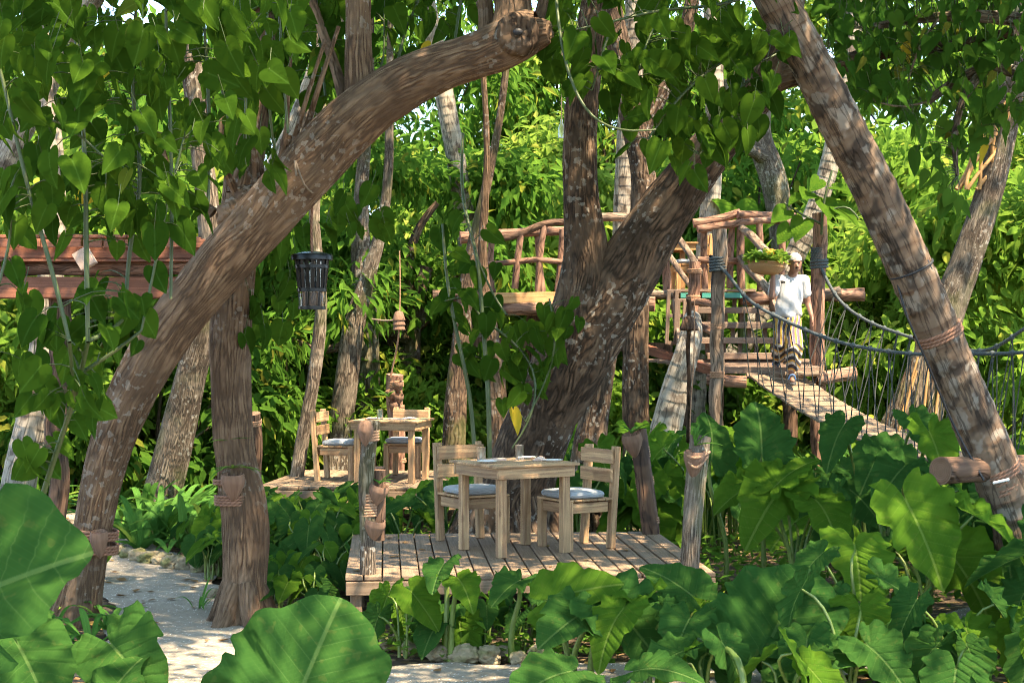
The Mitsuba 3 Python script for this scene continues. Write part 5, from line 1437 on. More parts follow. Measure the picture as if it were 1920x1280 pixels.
for px, py, L in ((232, 1010, 0.8), (262, 1030, 0.75), (300, 1022, 0.85), (348, 1030, 0.8), (392, 1020, 0.75), (225, 960, 0.8), (330, 990, 0.9), (378, 985, 0.85), (270, 985, 0.9), (120, 960, 0.8), (60, 985, 0.8), (100, 930, 0.8), (20, 960, 0.9)):
    lily('clump of arching strap leaves by the left path behind the arching trunk', G(px, py), 16, L * 1.3, 0.085, 'strap leaf clumps by the left path')
for px, py, L in ((1600, 885, 1.4), (1655, 870, 1.5), (1760, 880, 1.5), (1830, 860, 1.5), (1880, 880, 1.4), (1560, 860, 1.2), (1910, 850, 1.6)):
    p = P(px, 640, U(20, 22.5)) * [1, 1, 0]
    lily('tall strap leaf clump standing in the sun behind the rope bridge', p, 14, L * 1.25, 0.13, 'strap leaf clumps behind the rope bridge', droop=(0.3, 0.8))
for px, py, L in ((95, 1190, 0.55), (140, 1165, 0.5), (60, 1160, 0.55), (205, 1180, 0.4), (170, 1210, 0.5)):
    lily('low clump of dark narrow leaves at the foot of the arching trunk', G(px, py), 12, L, 0.05, 'narrow leaf clumps at the arching trunk', droop=(0.7, 1.2))
lily('single wispy grass tuft growing out of the sand path', G(372, 1140), 7, 0.36, 0.022, None, droop=(0.4, 1.2))

# ---------------------------------------------------------------- overhead canopy of the near trees: shades the clearing
def canopy(key, centres, nc, spread, cr, nleaf, size, leafm='m_leaf_mid', zlo=5.35):
    cen = []
    for c in centres:
        d = randdir(nc) * (rng.uniform(0.1, 1, nc) ** 0.5)[:, None]
        cen.append(np.asarray(c) + d * spread)
    cen = np.vstack(cen)
    cen[:, 2] = np.maximum(cen[:, 2], zlo + 0.028 * 10 * np.clip(cen[:, 1] - 14, 0, 99) * 0.76)
    rr = cr * rng.uniform(0.6, 1.3, len(cen))
    w = rr ** 2
    cnt = np.maximum(1, (nleaf * w / w.sum()).astype(int))
    part(key, 'crown', MB().add(*batch(FAR4, clump_leaves(cen, rr, cnt, size, FAR4, squash=0.5))).ply(leafm, False), kind='stuff')


canopy(tree1, [(-4.5, 9.0, 7.0), (-1.5, 8.6, 7.2), (-2.5, 12.5, 7.4), (-4.8, 13, 7.4), (-3.0, 5.2, 7.0), (-0.3, 4.4, 7.2)], 22, [2.3, 2.3, 0.8], 0.95, 11800, (0.15, 0.26))
canopy(tree2, [(-2.0, 14.0, 8.4), (0.4, 15.0, 8.4), (-4.6, 16.0, 8.6)], 24, [2.2, 2.2, 0.8], 0.95, 4200, (0.15, 0.26))
canopy(tree3, [(2.4, 14.0, 7.8), (4.2, 13.2, 7.8), (2.2, 10.6, 7.4), (5.4, 11.4, 7.8), (2.8, 7.6, 7.2), (4.2, 16.6, 8.6)], 22, [2.2, 2.2, 0.8], 0.95, 10500, (0.15, 0.26))
frond_crown(palm1, P(1040, -660, 11.7), 16, 3.2)
k = thing('spreading_tree', 'grey limbed tree whose dark twigs hang into the upper right corner', 'tree')
part(k, 'trunk', MB().add(*limb([(2600, 1300, 13, 150), (2560, 700, 13, 130), (2450, 200, 13, 110), (2350, -200, 13, 90)], 18, 0.1, 0.01, 6, 3)).add(*limb([(2440, 150, 13, 60), (2200, 130, 13.2, 44), (1980, 150, 13.4, 30), (1850, 130, 13.6, 22), (1740, 190, 13.8, 14)], 12, 0.08, 0.005, 9, 4)).add(*limb([(2440, 150, 13, 60), (2200, 50, 13.2, 44), (1960, 40, 13.4, 30), (1800, 30, 13.6, 20), (1640, 50, 13.8, 12)], 12, 0.08, 0.005, 9, 5)).add(*limb([(1850, 130, 13.6, 18), (1815, 170, 13.5, 16), (1790, 260, 13.5, 12), (1795, 330, 13.5, 7)], 8, 0.08, 0.003, 9, 6)).ply('m_bark_grey'))
spread_key = k
canopy(k, [(7.0, 12.5, 7.6), (8.5, 9.5, 7.5), (6.5, 8.0, 7.4), (7.6, 15.5, 8.4)], 22, [2.2, 2.2, 0.8], 0.95, 6500, (0.16, 0.27))

# ---------------------------------------------------------------- near leaves that hang into the picture
def poly_points(poly, k, zr):
    pg = Polygon(poly)
    x0, y0, x1, y1 = pg.bounds
    out = []
    while len(out) < k:
        x, y = U(x0, x1), U(y0, y1)
        if pg.contains(Point(x, y)):
            out.append((x, y, U(*zr)))
    return np.array(out)


def hang_leaves(key, zones, protos, leafm, size, stems, nparts=300, yellow=0.006, stem_m='m_stem_green', maxtwig=0.42, nrm_up=0.5, face=0.55):
    """Leaves scattered through zones of the crown, the largest as parts, each joined by a twig to the nearest stem."""
    pts = np.vstack([poly_points(pg, n, zr) for pg, n, zr in zones])
    pos = np.array([P(*q) for q in pts])
    k = len(pos)
    sp = np.vstack([curve(np.array(s), 60) for s in stems])
    tr = cKDTree(sp)
    dist, ix = tr.query(pos)
    root = sp[ix]
    sz = rng.uniform(size[0], size[1], k)
    away = nrm(pos - root + 1e-3)
    h = nrm(np.c_[rng.normal(size=(k, 2)), np.zeros(k)])
    tip = h * 0.55 + away * 0.3 - UP * rng.uniform(0.35, 1.3, k)[:, None]
    normal = UP * nrm_up + np.array([0, -face, 0]) + randdir(k) * 0.6
    M = frames(pos, tip, normal, sz)
    order = np.argsort(-sz / pos[:, 1])
    tw = MB()
    for i in range(k):
        if dist[i] < maxtwig and dist[i] > 0.02:
            m_ = (root[i] + pos[i]) / 2 + UP * 0.12 * dist[i]
            tw.add(*tube([root[i], m_, pos[i]], [0.005, 0.0035, 0.002], 4, max(0.05, dist[i] / 4)))
        else:
            q = pos[i] + np.r_[rng.normal(0, 0.04, 2), 0.12 * sz[i] / 0.15]
            tw.add(*tube([q, pos[i]], [0.0025, 0.002], 4, 0.2))
    part(key, 'twigs', tw.ply('m_stem_green'), kind='stuff')
    shapes = [mikit.ply((p[0], p[1]), leafm, smooth=True, uv=p[2] + [[37 * i + 3, 0]]) for i, p in enumerate(protos)]
    yshape = mikit.ply((protos[0][0], protos[0][1]), 'm_leaf_yellow', smooth=True, uv=protos[0][2])
    for c, i in enumerate(order[:nparts]):
        sh = yshape if rng.random() < yellow else shapes[i % len(shapes)]
        part(key, 'leaf', {**sh, 'to_world': T(M[i])})
    if k > nparts:
        rest = order[nparts:]
        m = MB()
        for q in range(len(protos)):
            sel = rest[rest % len(protos) == q]
            if len(sel):
                m.add(*batch(protos[q], M[sel]))
        part(key, 'small_leaves', m.ply(leafm), kind='stuff')


def stem_set(key, lst, matn='m_stem_green'):
    out = []
    for wp in lst:
        pts = [P(a, b, Z) for a, b, Z, w in wp]
        out.append(pts)
        part(key, 'stem', tube_mb(pts, [w / 2 / F * Z for a, b, Z, w in wp], 8, 0.08).ply(matn))
    return out


k = thing('heart_leaf_shrub', 'tall shrub with big hanging heart shaped leaves filling the upper left', 'shrub')
st = stem_set(k, [
    [(165, 640, 9.2, 9), (162, 480, 9.2, 10), (160, 330, 9.2, 9), (150, 160, 9.2, 8), (130, -40, 9.2, 6)],
    [(130, 640, 9.0, 8), (95, 500, 9.0, 9), (50, 340, 9.0, 8), (10, 170, 9.0, 7), (-30, 20, 9, 5)],
    [(320, 560, 9.6, 6), (322, 400, 9.6, 7), (318, 200, 9.6, 7), (312, 60, 9.6, 6), (310, -60, 9.6, 5)],
    [(235, 600, 9.8, 7), (245, 460, 9.8, 8), (262, 340, 9.8, 8), (250, 180, 9.8, 7), (255, 20, 9.8, 6)],
    [(265, 620, 9.4, 5), (290, 500, 9.4, 6), (310, 400, 9.4, 6), (345, 260, 9.4, 5)],
    [(390, 380, 10.2, 7), (392, 220, 10.2, 7), (385, 80, 10.2, 6), (375, -60, 10.2, 5)],
    [(430, 230, 10.2, 6), (410, 130, 10.2, 6), (400, 20, 10.2, 5), (395, -50, 10.2, 4)],
    [(20, 210, 9, 4), (110, 230, 9, 5), (200, 300, 9, 4)],
    [(60, 1000, 9.8, 12), (95, 880, 9.7, 11), (135, 760, 9.5, 10), (165, 640, 9.2, 9)],
    [(140, 760, 9.5, 9), (135, 690, 9.2, 8), (130, 640, 9.0, 8)],
    [(540, 250, 10.6, 5), (530, 120, 10.6, 5), (520, -20, 10.6, 4)],
    [(460, 260, 10.4, 6), (462, 120, 10.4, 6), (470, -40, 10.4, 5)],
    [(165, 640, 9.2, 9), (230, 600, 9.5, 7), (235, 560, 9.8, 7)],
    [(150, 700, 9.4, 8), (240, 640, 9.4, 6), (265, 620, 9.4, 5)],
    [(-40, 700, 9.2, 6), (-10, 560, 9.2, 6), (20, 420, 9.2, 6), (0, 330, 9.0, 5)],
])
hang_leaves(k, [([(0, -60), (560, -60), (545, 130), (430, 260), (400, 330), (260, 400), (0, 380)], 330, (8.6, 10.6)),
                ([(0, 330), (400, 310), (400, 400), (330, 440), (250, 450), (0, 420)], 46, (8.8, 10.2)), ([(0, 430), (330, 430), (300, 580), (0, 580)], 15, (8.8, 10.2)),
                ([(60, 540), (290, 540), (250, 680), (180, 760), (60, 760)], 42, (9.0, 10.0)),
                ([(20, 640), (150, 640), (170, 800), (60, 880), (20, 860)], 16, (9.2, 9.8))],
            HEARTS, 'm_leaf_heart', (0.10, 0.20), st, 300)

st = stem_set(tree1, [
    [(610, 180, 12.3, 5), (600, 80, 12.4, 5), (590, -40, 12.5, 4)], [(745, 120, 12.2, 6), (760, 60, 12.4, 5), (800, -30, 12.6, 4)],
    [(520, 320, 11.9, 5), (505, 200, 11.7, 5), (500, 60, 11.6, 4), (510, -50, 11.6, 3)], [(850, 100, 12.1, 5), (858, 40, 12.2, 5), (870, -40, 12.3, 4)],
    [(640, 180, 12.3, 4), (700, 150, 12.4, 4), (720, 40, 12.5, 4)], [(1040, -40, 11.5, 7), (1050, 60, 11.3, 6), (1075, 160, 11.2, 6), (1120, 225, 11.1, 5), (1180, 245, 11, 4), (1230, 243, 11, 3)]], 'm_stem_green')
hang_leaves(tree1, [([(480, -40), (920, -40), (900, 70), (790, 110), (700, 150), (560, 220), (500, 300)], 110, (12.2, 13.2)),
                    ([(380, 90), (520, 90), (520, 330), (430, 380)], 22, (11.0, 11.8)),
                    ([(580, 370), (740, 330), (720, 460), (600, 480), (490, 500), (480, 420)], 22, (12.3, 13.2)),
                    ([(430, 470), (540, 470), (560, 640), (440, 640)], 22, (12.3, 13.0))],
            HEARTS, 'm_leaf_heart', (0.12, 0.23), st, 160)

st = stem_set(tree3, [
    [(1460, 60, 12.6, 8), (1400, 90, 12.2, 7), (1320, 140, 11.9, 6), (1260, 200, 11.7, 5), (1215, 260, 11.6, 4)],
    [(1440, -20, 12.4, 7), (1340, 10, 12, 6), (1240, 20, 11.7, 6), (1150, 40, 11.5, 5), (1060, 60, 11.4, 4)],
    [(1400, 90, 12.2, 6), (1390, 170, 12, 5), (1360, 240, 11.9, 4), (1310, 290, 11.8, 3)],
    [(1240, 20, 11.7, 5), (1210, 90, 11.6, 4), (1190, 160, 11.5, 4)], [(1480, 20, 12.6, 6), (1500, 60, 12.4, 5), (1420, 120, 12.2, 4)],
    [(1150, 40, 11.5, 5), (1130, 100, 11.4, 4), (1110, 170, 11.4, 3)]], 'm_stem_green')
hang_leaves(tree3, [([(1010, -40), (1500, -40), (1480, 80), (1450, 200), (1380, 260), (1300, 330), (1170, 290), (1160, 180), (1060, 170), (1010, 100)], 165, (11.2, 12.8)),
                    ([(1040, 90), (1480, 60), (1440, 220), (1330, 310), (1280, 290), (1250, 180)], 60, (11.2, 12.4))],
            HEARTS, 'm_leaf_heart', (0.11, 0.21), st, 220)
st = [[P(1980, 150, 13.4), P(1850, 130, 13.6), P(1740, 190, 13.8)], [P(1960, 40, 13.4), P(1800, 30, 13.6), P(1640, 50, 13.8)], [P(1850, 130, 13.6), P(1790, 260, 13.5), P(1795, 330, 13.5)]]
st += stem_set(spread_key, [[(1740, 190, 13.8, 5), (1690, 200, 13.7, 4), (1640, 190, 13.6, 3)], [(1900, 140, 13.5, 6), (1880, 230, 13.4, 5), (1860, 330, 13.4, 3)], [(1760, 35, 13.6, 6), (1720, 100, 13.5, 5), (1700, 160, 13.5, 3)], [(1640, 50, 13.8, 5), (1580, 60, 13.7, 4), (1540, 110, 13.6, 3)]], 'm_twig')
hang_leaves(spread_key, [([(1530, -40), (1960, -40), (1960, 190), (1880, 240), (1700, 240), (1620, 200), (1560, 120)], 520, (13.0, 14.2)),
                         ([(1680, 200), (1860, 180), (1850, 330), (1740, 300)], 26, (13.2, 13.8)), ([(1700, 240), (1830, 330), (1800, 420), (1720, 300)], 22, (13.2, 13.8))],
            OVALS + [HEARTS[0]], 'm_leaf_dark', (0.11, 0.21), st, 300)

# vines on and before the forked trunk
k = thing('climbing_vine', 'leafy vine hanging on thin green stems in front of the forked trunk', 'vine')
st = stem_set(k, [[(918, 860, 14.2, 9), (914, 720, 14.2, 9), (905, 600, 14.3, 8), (893, 480, 14.4, 7), (870, 380, 14.6, 6), (868, 250, 14.8, 5)],
                  [(890, 850, 14.3, 8), (880, 740, 14.3, 8), (860, 640, 14.3, 7), (838, 520, 14.4, 6), (830, 420, 14.5, 5)],
                  [(905, 600, 14.3, 6), (960, 640, 14.2, 5), (1000, 700, 14.15, 5), (985, 800, 14.1, 4), (960, 840, 14.1, 3)],
                  [(1030, 560, 14.0, 4), (1040, 640, 14.0, 4), (1020, 720, 14.1, 4), (985, 790, 14.1, 3)],
                  [(905, 600, 14.3, 5), (870, 560, 14.3, 4), (820, 570, 14.3, 3)], [(893, 480, 14.4, 4), (930, 560, 14.3, 4), (950, 590, 14.2, 3)]])
hang_leaves(k, [([(820, 540), (960, 540), (1000, 600), (960, 700), (880, 700), (820, 640)], 28, (14.0, 14.6)), ([(940, 640), (1060, 580), (1060, 660), (1000, 760), (960, 830), (930, 740)], 22, (13.95, 14.3)),
                ([(800, 400), (900, 380), (960, 520), (830, 560)], 10, (14.2, 14.8)), ([(1000, 560), (1100, 560), (1080, 620), (1020, 640)], 8, (13.9, 14.1))], HEARTS, 'm_leaf_heart', (0.12, 0.23), st, 200, yellow=0.02)
k = thing('climbing_vine', 'vine with large cream edged leaves on top of the right bridge post', 'vine')
st = stem_set(k, [[(1540, 440, 21.1, 5), (1545, 380, 21.0, 5), (1560, 320, 21, 4)], [(1540, 420, 21.1, 4), (1500, 400, 21, 4), (1470, 380, 21, 3)], [(1545, 400, 21, 4), (1590, 390, 20.9, 4), (1610, 410, 20.9, 3)]])
_big = [(1552, 388, 0.34), (1512, 365, 0.32), (1590, 398, 0.36), (1500, 428, 0.34), (1462, 404, 0.3), (1600, 360, 0.25), (1530, 345, 0.25), (1470, 440, 0.28), (1575, 350, 0.22), (1490, 372, 0.22)]
_sh = [mikit.ply((p[0], p[1]), 'm_ear_bright', smooth=True, uv=p[2]) for p in (HEARTS[1], HEARTS[4], HEARTS[6])]
for i, (a, b, s) in enumerate(_big):
    d = nrm(np.array([[a - 1540, -60, 380 - b]]) * [1, 1, 0.6] + rng.normal(0, 20, 3) - [[0, 0, 30]])
    part(k, 'leaf', {**_sh[i % 3], 'to_world': T(frames(P(a, b, 20.95)[None] - d * s * 0.4, d, np.array([[0.2, -0.7, 0.8]]) + rng.normal(0, .25, 3), s)[0])})
k = thing('banana_plant', 'banana plant with bright backlit leaves behind the stair head rail', 'banana plant')
for a, b, c, d, w in ((1390, 480, 1352, 350, 0.32), (1395, 480, 1400, 352, 0.3), (1400, 490, 1440, 400, 0.3), (1390, 490, 1345, 440, 0.26)):
    p0, p1 = P(a, b, 24.5), P(c, d, 24.3)
    part(k, 'leaf', MB().add(*strap(p0, p1 - p0, np.linalg.norm(p1 - p0) * 1.25, w * 1.5, 0.6, int(a), 14)).ply('m_ear_bright'))
part(k, 'stem', tube_mb([P(1392, 640, 24.5) * [1, 1, 0], P(1393, 480, 24.5)], [0.12, 0.06], 10, 0.2).ply('m_ear_stem'))

# ---------------------------------------------------------------- elephant ears
ESH = {m: [mikit.ply((p[0], p[1]), m, smooth=True, uv=p[2] + [[i, 0]]) for i, p in enumerate(EARS)] for m in ('m_ear', 'm_ear_bright')}
TSH = {m: [mikit.ply((p[0], p[1]), m, smooth=True, uv=p[2] + [[i, 0]]) for i, p in enumerate(TAROS)] for m in ('m_ear', 'm_ear_bright')}
_e = [0]


def ear_leaf(key, pos, tip, normal, L, base, matn='m_ear', shapes=None, stem_r=0.013, v=None):
    """One blade with its stalk."""
    pos, tip, normal = (np.asarray(q, float) for q in (pos, tip, normal))
    M = frames(pos[None], tip[None], normal[None], L)[0]
    _e[0] += 1
    sh = (shapes or ESH)[matn]
    part(key, 'leaf', {**(sh[v] if v is not None else sh[_e[0] % min(8, len(sh))]), 'to_world': T(M)})
    base = np.asarray(base, float)
    z = M[:3, 2] / L
    y = M[:3, 1] / L
    d = np.linalg.norm(pos - base)
    c1 = base + UP * d * 0.45 + (pos - base) * [0.12, 0.12, 0]
    c2 = pos - z * 0.08 * L - y * 0.10 * L - UP * 0.05 * d
    part(key, 'stalk', tube_mb([base, c1, c2, pos - z * 0.004], [stem_r * 1.5, stem_r * 1.15, stem_r * 0.9, stem_r * 0.7], 7, max(0.05, d / 9)).ply('m_ear_stem'))


def ear_plant(label, base, n, h, L, group=None, bright=0.25, shapes=None, cat='elephant ear plant', name='elephant_ear', spread=0.42, steep=(0.25, 1.1)):
    key = thing(name, label, cat, group)
    a0 = U(0, 6.28)
    for i in range(n):
        a = a0 + i * 2.4 + U(-.35, .35)
        o = np.array([math.cos(a), math.sin(a), 0])
        hh = h * U(0.6, 1.08)
        pos = np.asarray(base) + o * spread * h * U(0.5, 1.1) + UP * hh
        dl = U(*steep)
        o = nrm(o + np.r_[rng.normal(0, 0.45, 2), 0])
        tip = o * math.cos(dl) - UP * math.sin(dl)
        nn = UP * math.cos(dl) + o * math.sin(dl) + randdir(1)[0] * 0.42
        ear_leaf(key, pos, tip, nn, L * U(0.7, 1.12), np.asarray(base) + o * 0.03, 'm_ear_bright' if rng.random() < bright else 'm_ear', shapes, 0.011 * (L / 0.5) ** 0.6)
    return key


# hero leaves placed one by one: attach point, tip, normal, length
def hero(label, leaves, name='elephant_ear'):
    key = thing(name, label, 'elephant ear plant')
    for (a, t, n, L, base, m, v) in leaves:
        pa, pt = P(*a), P(*t)
        ear_leaf(key, pa, pt - pa, n, L or np.linalg.norm(pt - pa), base, m, None, 0.017, v)
    return key


hero('huge ruffled elephant ear leaf at the lower left edge of the picture', [((-175, 1185, 6.5), (175, 965, 6.2), [0.15, -0.66, 0.68], 0.86, [-2.9, 6.6, 0], 'm_ear', 8)])
hero('huge elephant ear leaf in the foreground at bottom left of centre', [((548, 1335, 6.6), (650, 1072, 6.85), [0.12, -0.80, 0.55], 0.55, [-1.1, 6.5, 0], 'm_ear', 9)])
hero('dark elephant ear leaves in the bottom left corner', [((215, 1215, 8.2), (320, 1330, 7.8), [-0.15, -0.65, 0.75], 0.44, [-2.3, 8.3, 0], 'm_ear', 2), ((190, 1330, 7.8), (262, 1195, 8.1), [-0.3, -0.6, 0.8], 0.42, [-2.4, 8.3, 0], 'm_ear', 5), ((40, 1220, 8.0), (100, 1330, 7.8), [0.3, -0.6, 0.8], 0.5, [-2.6, 8.3, 0], 'm_ear', 1), ((20, 1165, 8.8), (-60, 1230, 8.6), [0.1, -0.5, 0.8], 0.45, [-2.7, 8.6, 0], 'm_ear', 0)])
hero('large dark upright leaf standing right of the deck near the bottom', [((1442, 1205, 9.6), (1530, 1025, 9.9), [-0.25, -0.9, 0.3], 0.62, [1.55, 9.8, 0], 'm_ear', 9), ((1490, 1230, 9.4), (1620, 1200, 9.3), [0.1, -0.4, 0.9], 0.5, [1.6, 9.8, 0], 'm_ear', 6)])
hero('tall leaf turning its dark ribbed back below the bridge post', [((1428, 838, 13.6), (1425, 700, 13.9), [0.05, -0.93, -0.35], 0.50, [2.15, 13.7, 0], 'm_ear', 2), ((1335, 850, 13.8), (1345, 740, 14.1), [0.25, -0.9, -0.3], 0.48, [1.85, 13.9, 0], 'm_ear', 6)])
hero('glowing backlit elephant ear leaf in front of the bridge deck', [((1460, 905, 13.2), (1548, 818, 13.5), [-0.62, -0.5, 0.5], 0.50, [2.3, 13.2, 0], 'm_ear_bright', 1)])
hero('blue green sheened leaf pointing right below the bridge ropes', [((1668, 850, 12.9), (1750, 905, 12.7), [0.1, -0.62, 0.78], 0.46, [3.0, 13, 0], 'm_ear', 3), ((1690, 880, 12.7), (1625, 950, 12.3), [-0.15, -0.6, 0.8], 0.45, [3.05, 13, 0], 'm_ear', 5)])
hero('broad dark leaves hiding the low end of the bridge deck', [((1580, 800, 14.4), (1530, 880, 14.1), [-0.3, -0.6, 0.7], 0.42, [3.2, 14.5, 0], 'm_ear', 3), ((1650, 850, 14.0), (1600, 930, 13.6), [-0.2, -0.7, 0.65], 0.46, [3.3, 14.2, 0], 'm_ear', 1), ((1745, 815, 14.0), (1790, 910, 13.6), [0.25, -0.6, 0.7], 0.5, [3.6, 14.2, 0], 'm_ear_bright', 5), ((1715, 790, 14.6), (1770, 850, 14.3), [0.1, -0.5, 0.8], 0.44, [3.4, 14.5, 0], 'm_ear', 7)])
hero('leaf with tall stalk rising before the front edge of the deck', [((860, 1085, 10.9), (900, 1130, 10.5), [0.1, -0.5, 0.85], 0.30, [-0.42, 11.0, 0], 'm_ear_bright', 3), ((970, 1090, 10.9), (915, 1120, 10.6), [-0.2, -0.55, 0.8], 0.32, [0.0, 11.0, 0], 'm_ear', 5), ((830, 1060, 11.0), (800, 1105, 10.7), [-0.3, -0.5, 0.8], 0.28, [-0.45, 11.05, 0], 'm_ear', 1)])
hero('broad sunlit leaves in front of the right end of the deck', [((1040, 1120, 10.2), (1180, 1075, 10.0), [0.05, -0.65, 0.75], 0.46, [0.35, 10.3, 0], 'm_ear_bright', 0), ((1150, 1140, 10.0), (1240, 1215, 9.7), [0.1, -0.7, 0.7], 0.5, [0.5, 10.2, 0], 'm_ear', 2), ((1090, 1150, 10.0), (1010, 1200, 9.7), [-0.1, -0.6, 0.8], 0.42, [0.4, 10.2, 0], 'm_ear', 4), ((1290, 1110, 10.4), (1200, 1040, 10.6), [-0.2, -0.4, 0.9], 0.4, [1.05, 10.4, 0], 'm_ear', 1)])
hero('leaf on a long arching pale stalk at the bottom right', [((1290, 1165, 9.6), (1255, 1230, 9.3), [-0.2, -0.6, 0.8], 0.36, [1.3, 8.9, 0], 'm_ear', 5), ((1200, 1255, 8.8), (1290, 1235, 8.6), [0.1, -0.45, 0.9], 0.36, [0.75, 8.8, 0], 'm_ear', 3), ((1060, 1260, 8.8), (960, 1280, 8.5), [-0.1, -0.5, 0.9], 0.42, [0.35, 8.9, 0], 'm_ear', 6)])

# the bed right of the deck
bed = Polygon([(2.15, 10.2), (5.8, 10.6), (7.6, 14.5), (6.2, 18), (3.4, 18.6), (1.2, 18.2), (1.5, 15.4), (2.2, 14.6)])
deckp = Polygon([(-1.5, 11.6), (1.8, 11.6), (1.8, 14.8), (-1.6, 14.8)])


def scatter(poly, k, dmin, avoid=None):
    out = []
    x0, y0, x1, y1 = poly.bounds
    for _ in range(k * 60):
        q = np.array([U(x0, x1), U(y0, y1)])
        if poly.contains(Point(q)) and not (avoid is not None and avoid.contains(Point(q))) and all(np.hypot(*(q - o)) > dmin for o in out):
            out.append(q)
            if len(out) >= k:
                break
    return out


for q in scatter(bed, 44, 0.52):
    d = q[1]
    ear_plant('elephant ear plant in the dense bed to the right of the nearer deck', [q[0], q[1], 0], int(rng.integers(4, 7)), U(0.65, 1.05), U(0.40, 0.62), 'elephant ears right of the deck', 0.32)
fr = Polygon([(-0.9, 10.95), (1.9, 11.2), (1.9, 11.75), (-0.9, 11.75)])
for q in scatter(fr, 14, 0.22):
    ear_plant('small elephant ear plant between the stone border and the deck front', [q[0], q[1], 0], 4, U(0.25, 0.42), U(0.20, 0.30), 'small elephant ears before the deck', 0.35)
fr2 = Polygon([(0.75, 9.1), (3.7, 8.8), (4.3, 10.4), (1.8, 10.3), (0.75, 10.0)])
for q in scatter(fr2, 17, 0.40):
    ear_plant('dark elephant ear plant along the bottom right edge of the picture', [q[0], q[1], 0], 4, U(0.4, 0.7), U(0.34, 0.5), 'elephant ears along the bottom right', 0.3)
bk = Polygon([(0.4, 16.2), (2.2, 16.2), (3.2, 19.5), (0.6, 19.5)])
for q in scatter(bk, 14, 0.5):
    ear_plant('sunny elephant ear plant behind the right chair and forked trunk', [q[0], q[1], 0], 4, U(0.8, 1.2), U(0.38, 0.55), 'elephant ears behind the nearer deck', 0.55)
md = Polygon([(-1.1, 15.3), (-0.2, 15.6), (-0.2, 17.6), (-0.9, 17.6)])
for q in scatter(md, 5, 0.5):
    ear_plant('elephant ear plant left of the foot of the forked trunk', [q[0], q[1], 0], 4, U(0.6, 0.9), U(0.3, 0.45), 'elephant ears left of the forked trunk', 0.3)
bl = Polygon([(-2.9, 14.6), (-1.5, 14.4), (-1.2, 17.6), (-2.9, 17.9)])
for q in scatter(bl, 34, 0.26):
    ear_plant('leafy taro plant in the bed between the two dining decks', [q[0], q[1], 0], 5, U(0.3, 0.6), U(0.22, 0.36), 'taro plants between the decks', 0.5, TSH, 'taro plant', 'taro_plant')
br = Polygon([(-2.75, 12.6), (-1.55, 12.6), (-1.5, 14.4), (-2.7, 14.4)])
for q in scatter(br, 14, 0.25, path_poly.buffer(0.12)):
    ear_plant('low taro plant behind the upright trunk beside the small step', [q[0], q[1], 0], 5, U(0.25, 0.45), U(0.18, 0.28), 'taro plants by the upright trunk', 0.4, TSH, 'taro plant', 'taro_plant')
pl = Polygon([(-3.95, 14.6), (-2.7, 14.2), (-2.75, 17), (-3.9, 17)])
for q in scatter(pl, 11, 0.3, path_poly.buffer(0.1)):
    ear_plant('pale lit taro plant along the stones of the left path', [q[0], q[1], 0], 5, U(0.3, 0.5), U(0.2, 0.3), 'taro plants along the left path', 0.75, TSH, 'taro plant', 'taro_plant')
# low leafy ground cover beyond the rear deck and along the hedges
for lab, n, (x0, x1, y0, y1), (s0, s1), mt in (('ground_cover', 9000, (-6.5, 7.5, 17.0, 27.0), (0.08, 0.16), 'm_leaf_mid'), ('ground_cover', 4500, (1.6, 7.0, 9.5, 17.0), (0.08, 0.17), 'm_leaf_mid'), ('ground_cover', 900, (-1.0, 2.0, 11.0, 11.8), (0.07, 0.13), 'm_leaf_mid')):
    pos = np.c_[rng.uniform(x0, x1, n), rng.uniform(y0, y1, n), np.abs(rng.normal(0.02, 0.12, n)) + 0.02]
    inside = np.array([path_poly.contains(Point(q[0], q[1])) for q in pos]) | ((pos[:, 0] > -3.2) & (pos[:, 0] < -0.3) & (pos[:, 1] > 18.3) & (pos[:, 1] < 21.6))
    pos = pos[~inside]
    key = numq('ground_cover')
    scene[key] = MB().add(*batch(FAR4, frames(pos, np.c_[rng.normal(size=(len(pos), 2)), rng.normal(0.2, 0.4, len(pos))], UP + 0.5 * randdir(len(pos)), rng.uniform(s0, s1, len(pos))))).ply(mt, False)
    labels[key] = {'label': 'low leafy ground cover on the soil ' + ('behind the rear deck' if y1 > 20 else 'between the elephant ears' if y1 > 12 else 'in the shade along the nearer deck front'), 'category': 'ground cover', 'kind': 'stuff'}
# ---------------------------------------------------------------- the person on the bridge
PZ = 20.5


def B(px, py, dz=0.0):
    return P(px, py, PZ + dz)


def chain_mesh(chains, edge=0.018, it=8):
    """Tapered limbs: hulls of spheres, joined, refined and smoothed into one surface."""
    sph = lambda p, r: (m3.Manifold.sphere(1.0, 18).scale(r if np.ndim(r) else [r] * 3)).translate([float(x) for x in p])
    allm = []
    for ch in chains:
        for (p0, r0), (p1, r1) in zip(ch[:-1], ch[1:]):
            allm.append(m3.Manifold.batch_hull([sph(p0, r0), sph(p1, r1)]))
    m = m3.Manifold.batch_boolean(allm, m3.OpType.Add).refine_to_length(edge).to_mesh()
    t = trimesh.Trimesh(np.array(m.vert_properties[:, :3]), np.array(m.tri_verts), process=True)
    e = t.edges_unique
    n = len(t.vertices)
    V = np.array(t.vertices)
    deg = np.bincount(e.ravel(), minlength=n)[:, None].clip(1)
    for k in range(2 * it):
        a = np.zeros_like(V)
        np.add.at(a, e[:, 0], V[e[:, 1]])
        np.add.at(a, e[:, 1], V[e[:, 0]])
        V = V + np.clip(a / deg - V, -0.01, 0.01) * (0.5 if k % 2 == 0 else -0.52)
    return trimesh.Trimesh(V, t.faces, process=False)


